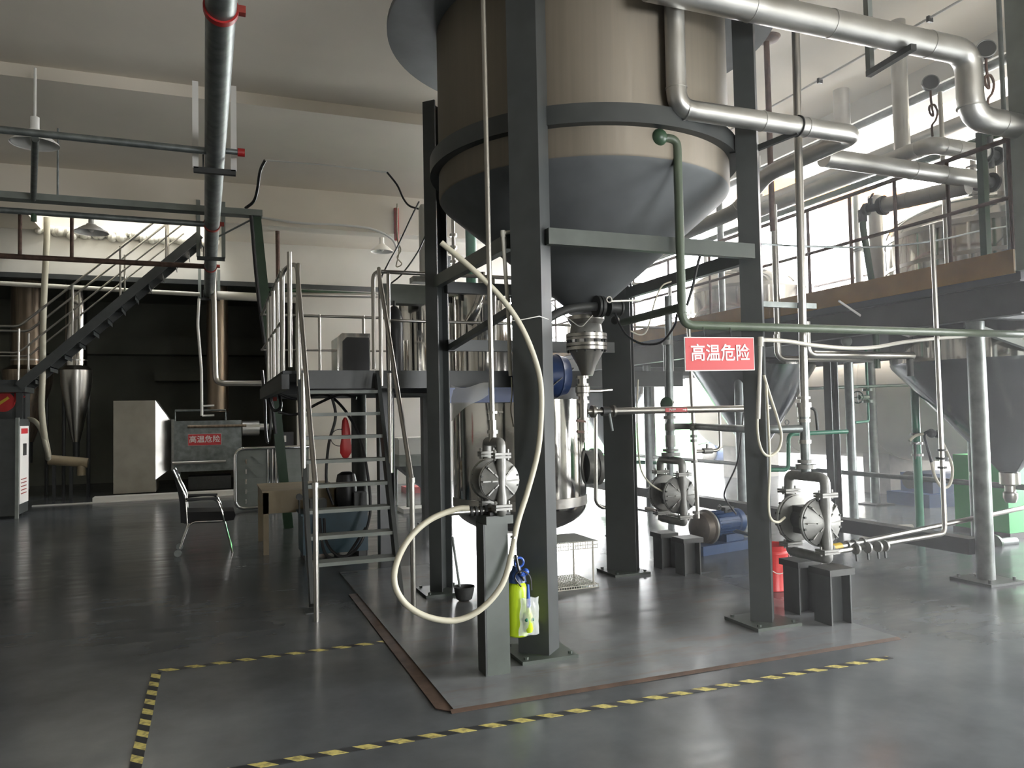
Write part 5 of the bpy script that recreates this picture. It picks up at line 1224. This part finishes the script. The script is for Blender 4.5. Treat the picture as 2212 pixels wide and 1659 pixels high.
# green riser with hose
gx=aty(1982,1000,6.6)
t=T('green_pipe','green vertical pipe with valve standing on the floor in front of the beige tank','pipe',(gx.x,6.6,0))
zg=lambda y:aty(1982,y,6.6).z
build('pipe',MB().cyl((gx.x,6.6,0),(gx.x,6.6,2.3),.045,18),'green2',t)
build('upper_pipe',MB().cyl((gx.x,6.6,zg(985)),(gx.x,6.6,zg(940)),.033,14),'inox',t)
for y in (985,960,940): build('collar',MB().cyl((gx.x,6.6,zg(y)),(gx.x,6.6,zg(y-5)),.065,16),'cast',t)
build('lever',MB().tube([(gx.x-.03,6.55,zg(955)),(gx.x-.14,6.5,zg(958)),(gx.x-.15,6.5,zg(990))],.012,8),'castd',t)
t=T('hose_loop','black and cream hose looped over the valve in front of the largest cone','hose',aty(2030,1050,6.3))
build('cream_part',MB().tube(spl([aty(*p) for p in ((2022,935,6.35),(2040,965,6.3),(2057,1010,6.3),(2052,1045,6.3),(2036,1053,6.3),(2020,1030,6.3),(2012,998,6.3))],6),.016,10),'cream',t,'cream section')
build('black_part',MB().tube(spl([aty(*p) for p in ((2012,998,6.3),(2004,970,6.3),(1996,942,6.35),(2004,933,6.35),(2022,935,6.35))],6),.016,10),'black',t)
build('cream_part',MB().tube(spl([aty(*p) for p in ((1996,938,6.35),(1980,940,6.4),(1964,952,6.4))],6),.016,10),'cream',t,'cream section')
build('clamp_block',MB().sph(aty(2012,936,6.33),.05,12).sph(aty(2026,938,6.33),.045,12),'castd',t)
# vertical stainless pipe x=2037 and run from pump 2
Yv=4.62
b0=aty(1830,1199,P2.y-.2); b1=aty(2030,1172,Yv)
vx=aty(2035,1000,Yv).x; zf=P2.z-.172-.06
t=T('product_pipe','polished pipe running from the foot of the right pump to an elbow, then up','pipe',(P2.x+.2,P2.y-.2,zf))
build('pipe',MB().tube([(P2.x+.05,P2.y-.19,zf+.02),(vx,Yv,zf+.02),(vx,Yv,3.05)],.019,16,bend=.07),'inox',t)
for px in (1843,1868,1890,1905): 
    x=aty(px,1190,4.45).x; build('collar',MB().cyl((x-.008,4.42,zf+.02),(x+.008,4.42,zf+.02),.042,18),'cast',t)
    build('wing_nut',MB().bar((x,4.42,zf-.02),(x+.005,4.42,zf-.07),.014,.012),'castd',t)
for y in (1010,990,972): 
    z=aty(2036,y,Yv).z; build('collar',MB().cyl((vx,Yv,z-.008),(vx,Yv,z+.008),.036 if y!=990 else .05,18),'castd',t)
t=T('product_pipe','long polished pipe with brass union crossing low to the right behind the near round leg','pipe',(P2.x+.2,P2.y+.1,.5))
a=aty(1808,1182,4.72); b_=aty(2215,1096,5.2)
build('pipe',MB().cyl(a,b_,.022,16),'inox',t)
d=(b_-a).normalized()
build('brass_union',MB().cyl(a-d*.06,a+d*.04,.032,16),'yel',t,'brass coloured union')
for f in (.04,.07,.11): build('collar',MB().cyl(a+(b_-a)*f,a+(b_-a)*(f+.01),.034,16),'cast',t)
# green valve manifold
gq=aty(1875,880,8.6)
t=T('green_valve_group','dark green handwheel valves on thin pipework in front of the beige tank','valve',gq)
gz=lambda y:aty(1875,y,8.6).z
build('pipe',MB().tube([(gq.x,8.6,gz(740)),(gq.x,8.6,gz(910)),(gq.x-.25,8.6,gz(912))],.020,12,bend=.04),'green2',t)
build('pipe',MB().cyl((aty(1740,840,8.6).x,8.6,gz(838)),(aty(1970,830,8.6).x,8.6,gz(832)),.022,12),'green',t)
for y in (845,870): build('flange',MB().cyl((gq.x,8.6,gz(y)),(gq.x,8.6,gz(y-6)),.07,18),'green',t)
build('valve_bonnet',MB().cyl((gq.x,8.6,gz(858)),(gq.x-.22,8.55,gz(858)),.035,12),'green',t)
w_=build('handwheel',MB().ring((gq.x-.24,8.55,gz(858)),(1,.3,0),.085,.010,24,8),'green',t)
build('spokes',MB().bar((gq.x-.24,8.55,gz(858)-.08),(gq.x-.24,8.55,gz(858)+.08),.012,.012).bar((gq.x-.24,8.47,gz(858)),(gq.x-.24,8.63,gz(858)),.012,.012),'green',w_)
# green pipe low behind riser 2
a=aty(1700,1012,7.6)
t=T('green_pipe','bright green pipe rising from the floor pipework and running right past the riser pipe','pipe',a)
gy=lambda px,y: aty(px,y,7.6)
build('pipe',MB().tube([gy(1640,1015),gy(1703,1015),gy(1703,938),gy(1830,932)],.026,12,bend=.08),'green2',t)
# background machines right
q=atz(2080,1092)
t=T('blue_machine','low dark blue machine block standing behind the vessel cone at right','machine',(q.x,q.y+.4,0))
build('base',MB().box((q.x-.7,q.y,0),(q.x+.5,q.y+.8,.2)),'blue',t); build('body',MB().box((q.x-.5,q.y+.1,.2),(q.x+.3,q.y+.7,.5)),'blue',t); build('motor',MB().cyl((q.x-.65,q.y+.4,.4),(q.x-.45,q.y+.4,.4),.14,20),'castd',t)
q=atz(2200,1162)
t=T('green_machine','bright green machine housing at the right edge behind the cone outlet','machine',(q.x,q.y+.4,0))
build('housing',MB().box((q.x-.14,q.y,.06),(q.x+.6,q.y+.7,.95)),'oxgreen',t); build('foot_frame',MB().box((q.x-.16,q.y-.02,0),(q.x+.62,q.y+.72,.06)),'castd',t)
q=atz(1545,1012)
t=T('blue_motor','small blue motor pump on the far floor below the far wall','pump',(q.x,q.y,0))
build('motor',MB().cyl((q.x-.1,q.y,.45),(q.x+.6,q.y,.45),.28,20),'blue',t); build('casing',MB().cyl((q.x-.5,q.y,.45),(q.x-.1,q.y,.45),.22,20),'cast',t); build('base',MB().box((q.x-.6,q.y-.3,0),(q.x+.6,q.y+.3,.18)),'conc',t)
t=T('floor_gate_valve','small dark gate valve on the floor pipework at lower right','valve',atz(2165,1190))
q=aty(2165,1172,6.1); build('body',MB().cyl(q-X_*.12,q+X_*.2,.05,16),'galv',t); build('wheel',MB().cyl(q-X_*.13-Y_*.0,q-X_*.10,.095,24),'green',t); build('foot',MB().box((q.x+.02,q.y-.03,0),(q.x+.08,q.y+.03,q.z-.04)),'galv',t)
t=T('floor_hose','thick pale corrugated hose lying on the floor beyond the large right pump','hose',atz(1900,1160))
pts=[atz(1870,1168,.06),atz(1885,1155,.06),atz(1910,1148,.06),atz(1945,1143,.06),atz(1970,1142,.06)]
build('hose',MB().tube(spl(pts,6),.055,12),'creamp',t); build('cuff',MB().cyl(pts[2]-V((.02,0,0)),pts[2]+V((.03,.02,0)),.065,14),'cast',t)
# mid-distance pipes behind rear right column
for k,(p0,p1,r_,m_,lb) in enumerate([((1395,1098,8.4),(1640,1160,6.9),.022,'inox','polished pipe slanting down to the right behind the pump beside the blue motor'),
  ((1100,1168,9.2),(1420,1172,8.4),.03,'galv','low dark pipe crossing near the floor behind the wire rack'),
  ((1290,995,12.5),(1420,1000,12.0),.03,'green2','short dark green pipe in the distance left of the rear right column')]):
    one('low_pipe',MB().cyl(aty(*p0),aty(*p1),r_,12),m_,lb,'pipe')
for px,Y,r_,lb in ((1444,9.6,.05,'round grey post behind the diaphragm pump with the blue motor, left one'),(1403,13.5,.11,'thick round grey post in the distance right of the rear right column')):
    c=aty(px,900,Y); t=T('round_post',lb,'post',(c.x,Y,0)); build('shaft',MB().cyl((c.x,Y,.02),(c.x,Y,2.58 if Y<12 else 2.3),r_,20),'galv',t); build('foot_plate',MB().box((c.x-.14,Y-.14,0),(c.x+.14,Y+.14,.02)),'steel',t)

# more pipework round the right platform
for k,(px,Y,z0,z1,r_,m_,lb) in enumerate([
 (1562,8.8,2.67,5.3,.045,'galv','slim grey vertical pipe on the right platform behind the green pipe'),
 (1530,11.5,2.67,4.6,.05,'inox','short stainless vertical pipe on the far part of the right platform'),
 (1860,7.6,2.67,4.3,.045,'alu','pale vertical pipe on the right platform left of the thick pale round pipe'),
 (2052,5.35,2.67,4.6,.022,'inox','thin stainless vertical pipe behind the railing in front of the largest dome'),
 (2095,5.0,.02,2.3,.03,'inox','slim polished vertical pipe under the right platform beside the near round leg')]):
    c=aty(px,700,Y); t=T('upright_pipe',lb,'pipe',(c.x,Y,z0)); build('pipe',MB().cyl((c.x,Y,z0),(c.x,Y,z1),r_,16),m_,t)
    build('flange',MB().cyl((c.x,Y,z0+.9),(c.x,Y,z0+.93),r_*1.9,18),'cast',t); build('foot_flange',MB().cyl((c.x,Y,z0),(c.x,Y,z0+.02),r_*2,18),'cast',t)
t=T('thin_pipe','thin white pipe slanting down across the dark underside of the right platform','pipe',aty(1800,650,6.1))
build('pipe',MB().tube([aty(1812,650,6.1),aty(1868,688,6.1),aty(1880,700,6.1),aty(1990,735,6.1)],.012,8),'white',t)
p=aty(1802,672,6.35); p.x=max(p.x,6.3); p.z=2.32-.06; t=T('round_camera','small pale dome camera hanging under the edge of the right platform','camera',p)
build('ball',MB().sph(p,.055,16),'steel_l',t); build('mount',MB().cyl(p,p+Z_*.14,.02,10),'steel_l',t)
t=T('ceiling_conduit','thin pale conduit with small clips running along the ceiling at top right','conduit',(6.6,6,5.42))
build('conduit',MB().cyl((6.7,4.5,5.435),(6.7,12,5.435),.013,8),'white',t)
for y in (5.5,7.0,8.5): build('clip',MB().box((6.67,y,5.39),(6.73,y+.03,5.45)),'castd',t)
# extra fittings on the domes
for (px,Y,lb) in ((1605,9.2,'stainless valve with T handle on the dome behind the right front column'),(2105,5.6,'stainless flanged nozzle with bolts on top of the largest dome')):
    c=aty(px,560 if px<2000 else 430,Y); t=T('dome_valve',lb,'valve',c)
    zb_=3.72
    build('stem',MB().cyl((c.x,Y,zb_-.1),(c.x,Y,zb_+.42),.03,14),'inox',t)
    for z in (.1,.28,.40): build('flange',MB().cyl((c.x,Y,zb_+z),(c.x,Y,zb_+z+.02),.07,20),'cast',t)
    build('handle',MB().bar((c.x-.1,Y,zb_+.45),(c.x+.1,Y,zb_+.45),.02,.015),'castd',t)
# bundle of black cables at the left end of the platform
for k,(pts,lb) in enumerate([([(575,815,10.8),(578,850,10.8),(590,885,10.7),(606,880,10.6),(604,855,10.7)],'black cable coiled at the left end of the platform, beside the green post'),([(566,800,10.9),(572,870,10.9),(574,930,10.9),(577,955,10.9)],'black cable hanging straight down behind the green post')]):
    one('cable',MB().tube(spl([aty(*p) for p in pts],6),.02,8),'black',lb,'cable')
a=aty(590,838,10.0); b_=aty(598,866,10.0)
one('rusty_bracket',MB().box((a.x,10.0,b_.z),(b_.x,10.06,1.831)),'redo','red-brown steel bracket hanging under the left end of the platform','bracket')
# thin haze added to imitate lens glare on the daylit side
hm=bpy.data.materials.new('glare_haze'); hm.use_nodes=True; nt=hm.node_tree; nt.nodes.remove(nt.nodes['Principled BSDF'])
vs=nt.nodes.new('ShaderNodeVolumeScatter'); vs.inputs['Density'].default_value=.02; vs.inputs['Anisotropy'].default_value=.55
nt.links.new(vs.outputs[0],nt.nodes['Material Output'].inputs['Volume'])
hz=build('haze',MB().box((2.3,2.2,.02),(BX1-.1,BY1-.1,5.4)),hm); hz['kind']='stuff'; hz['label']='thin bright haze added to imitate lens glare on the daylit side of the hall'; hz['category']='haze'
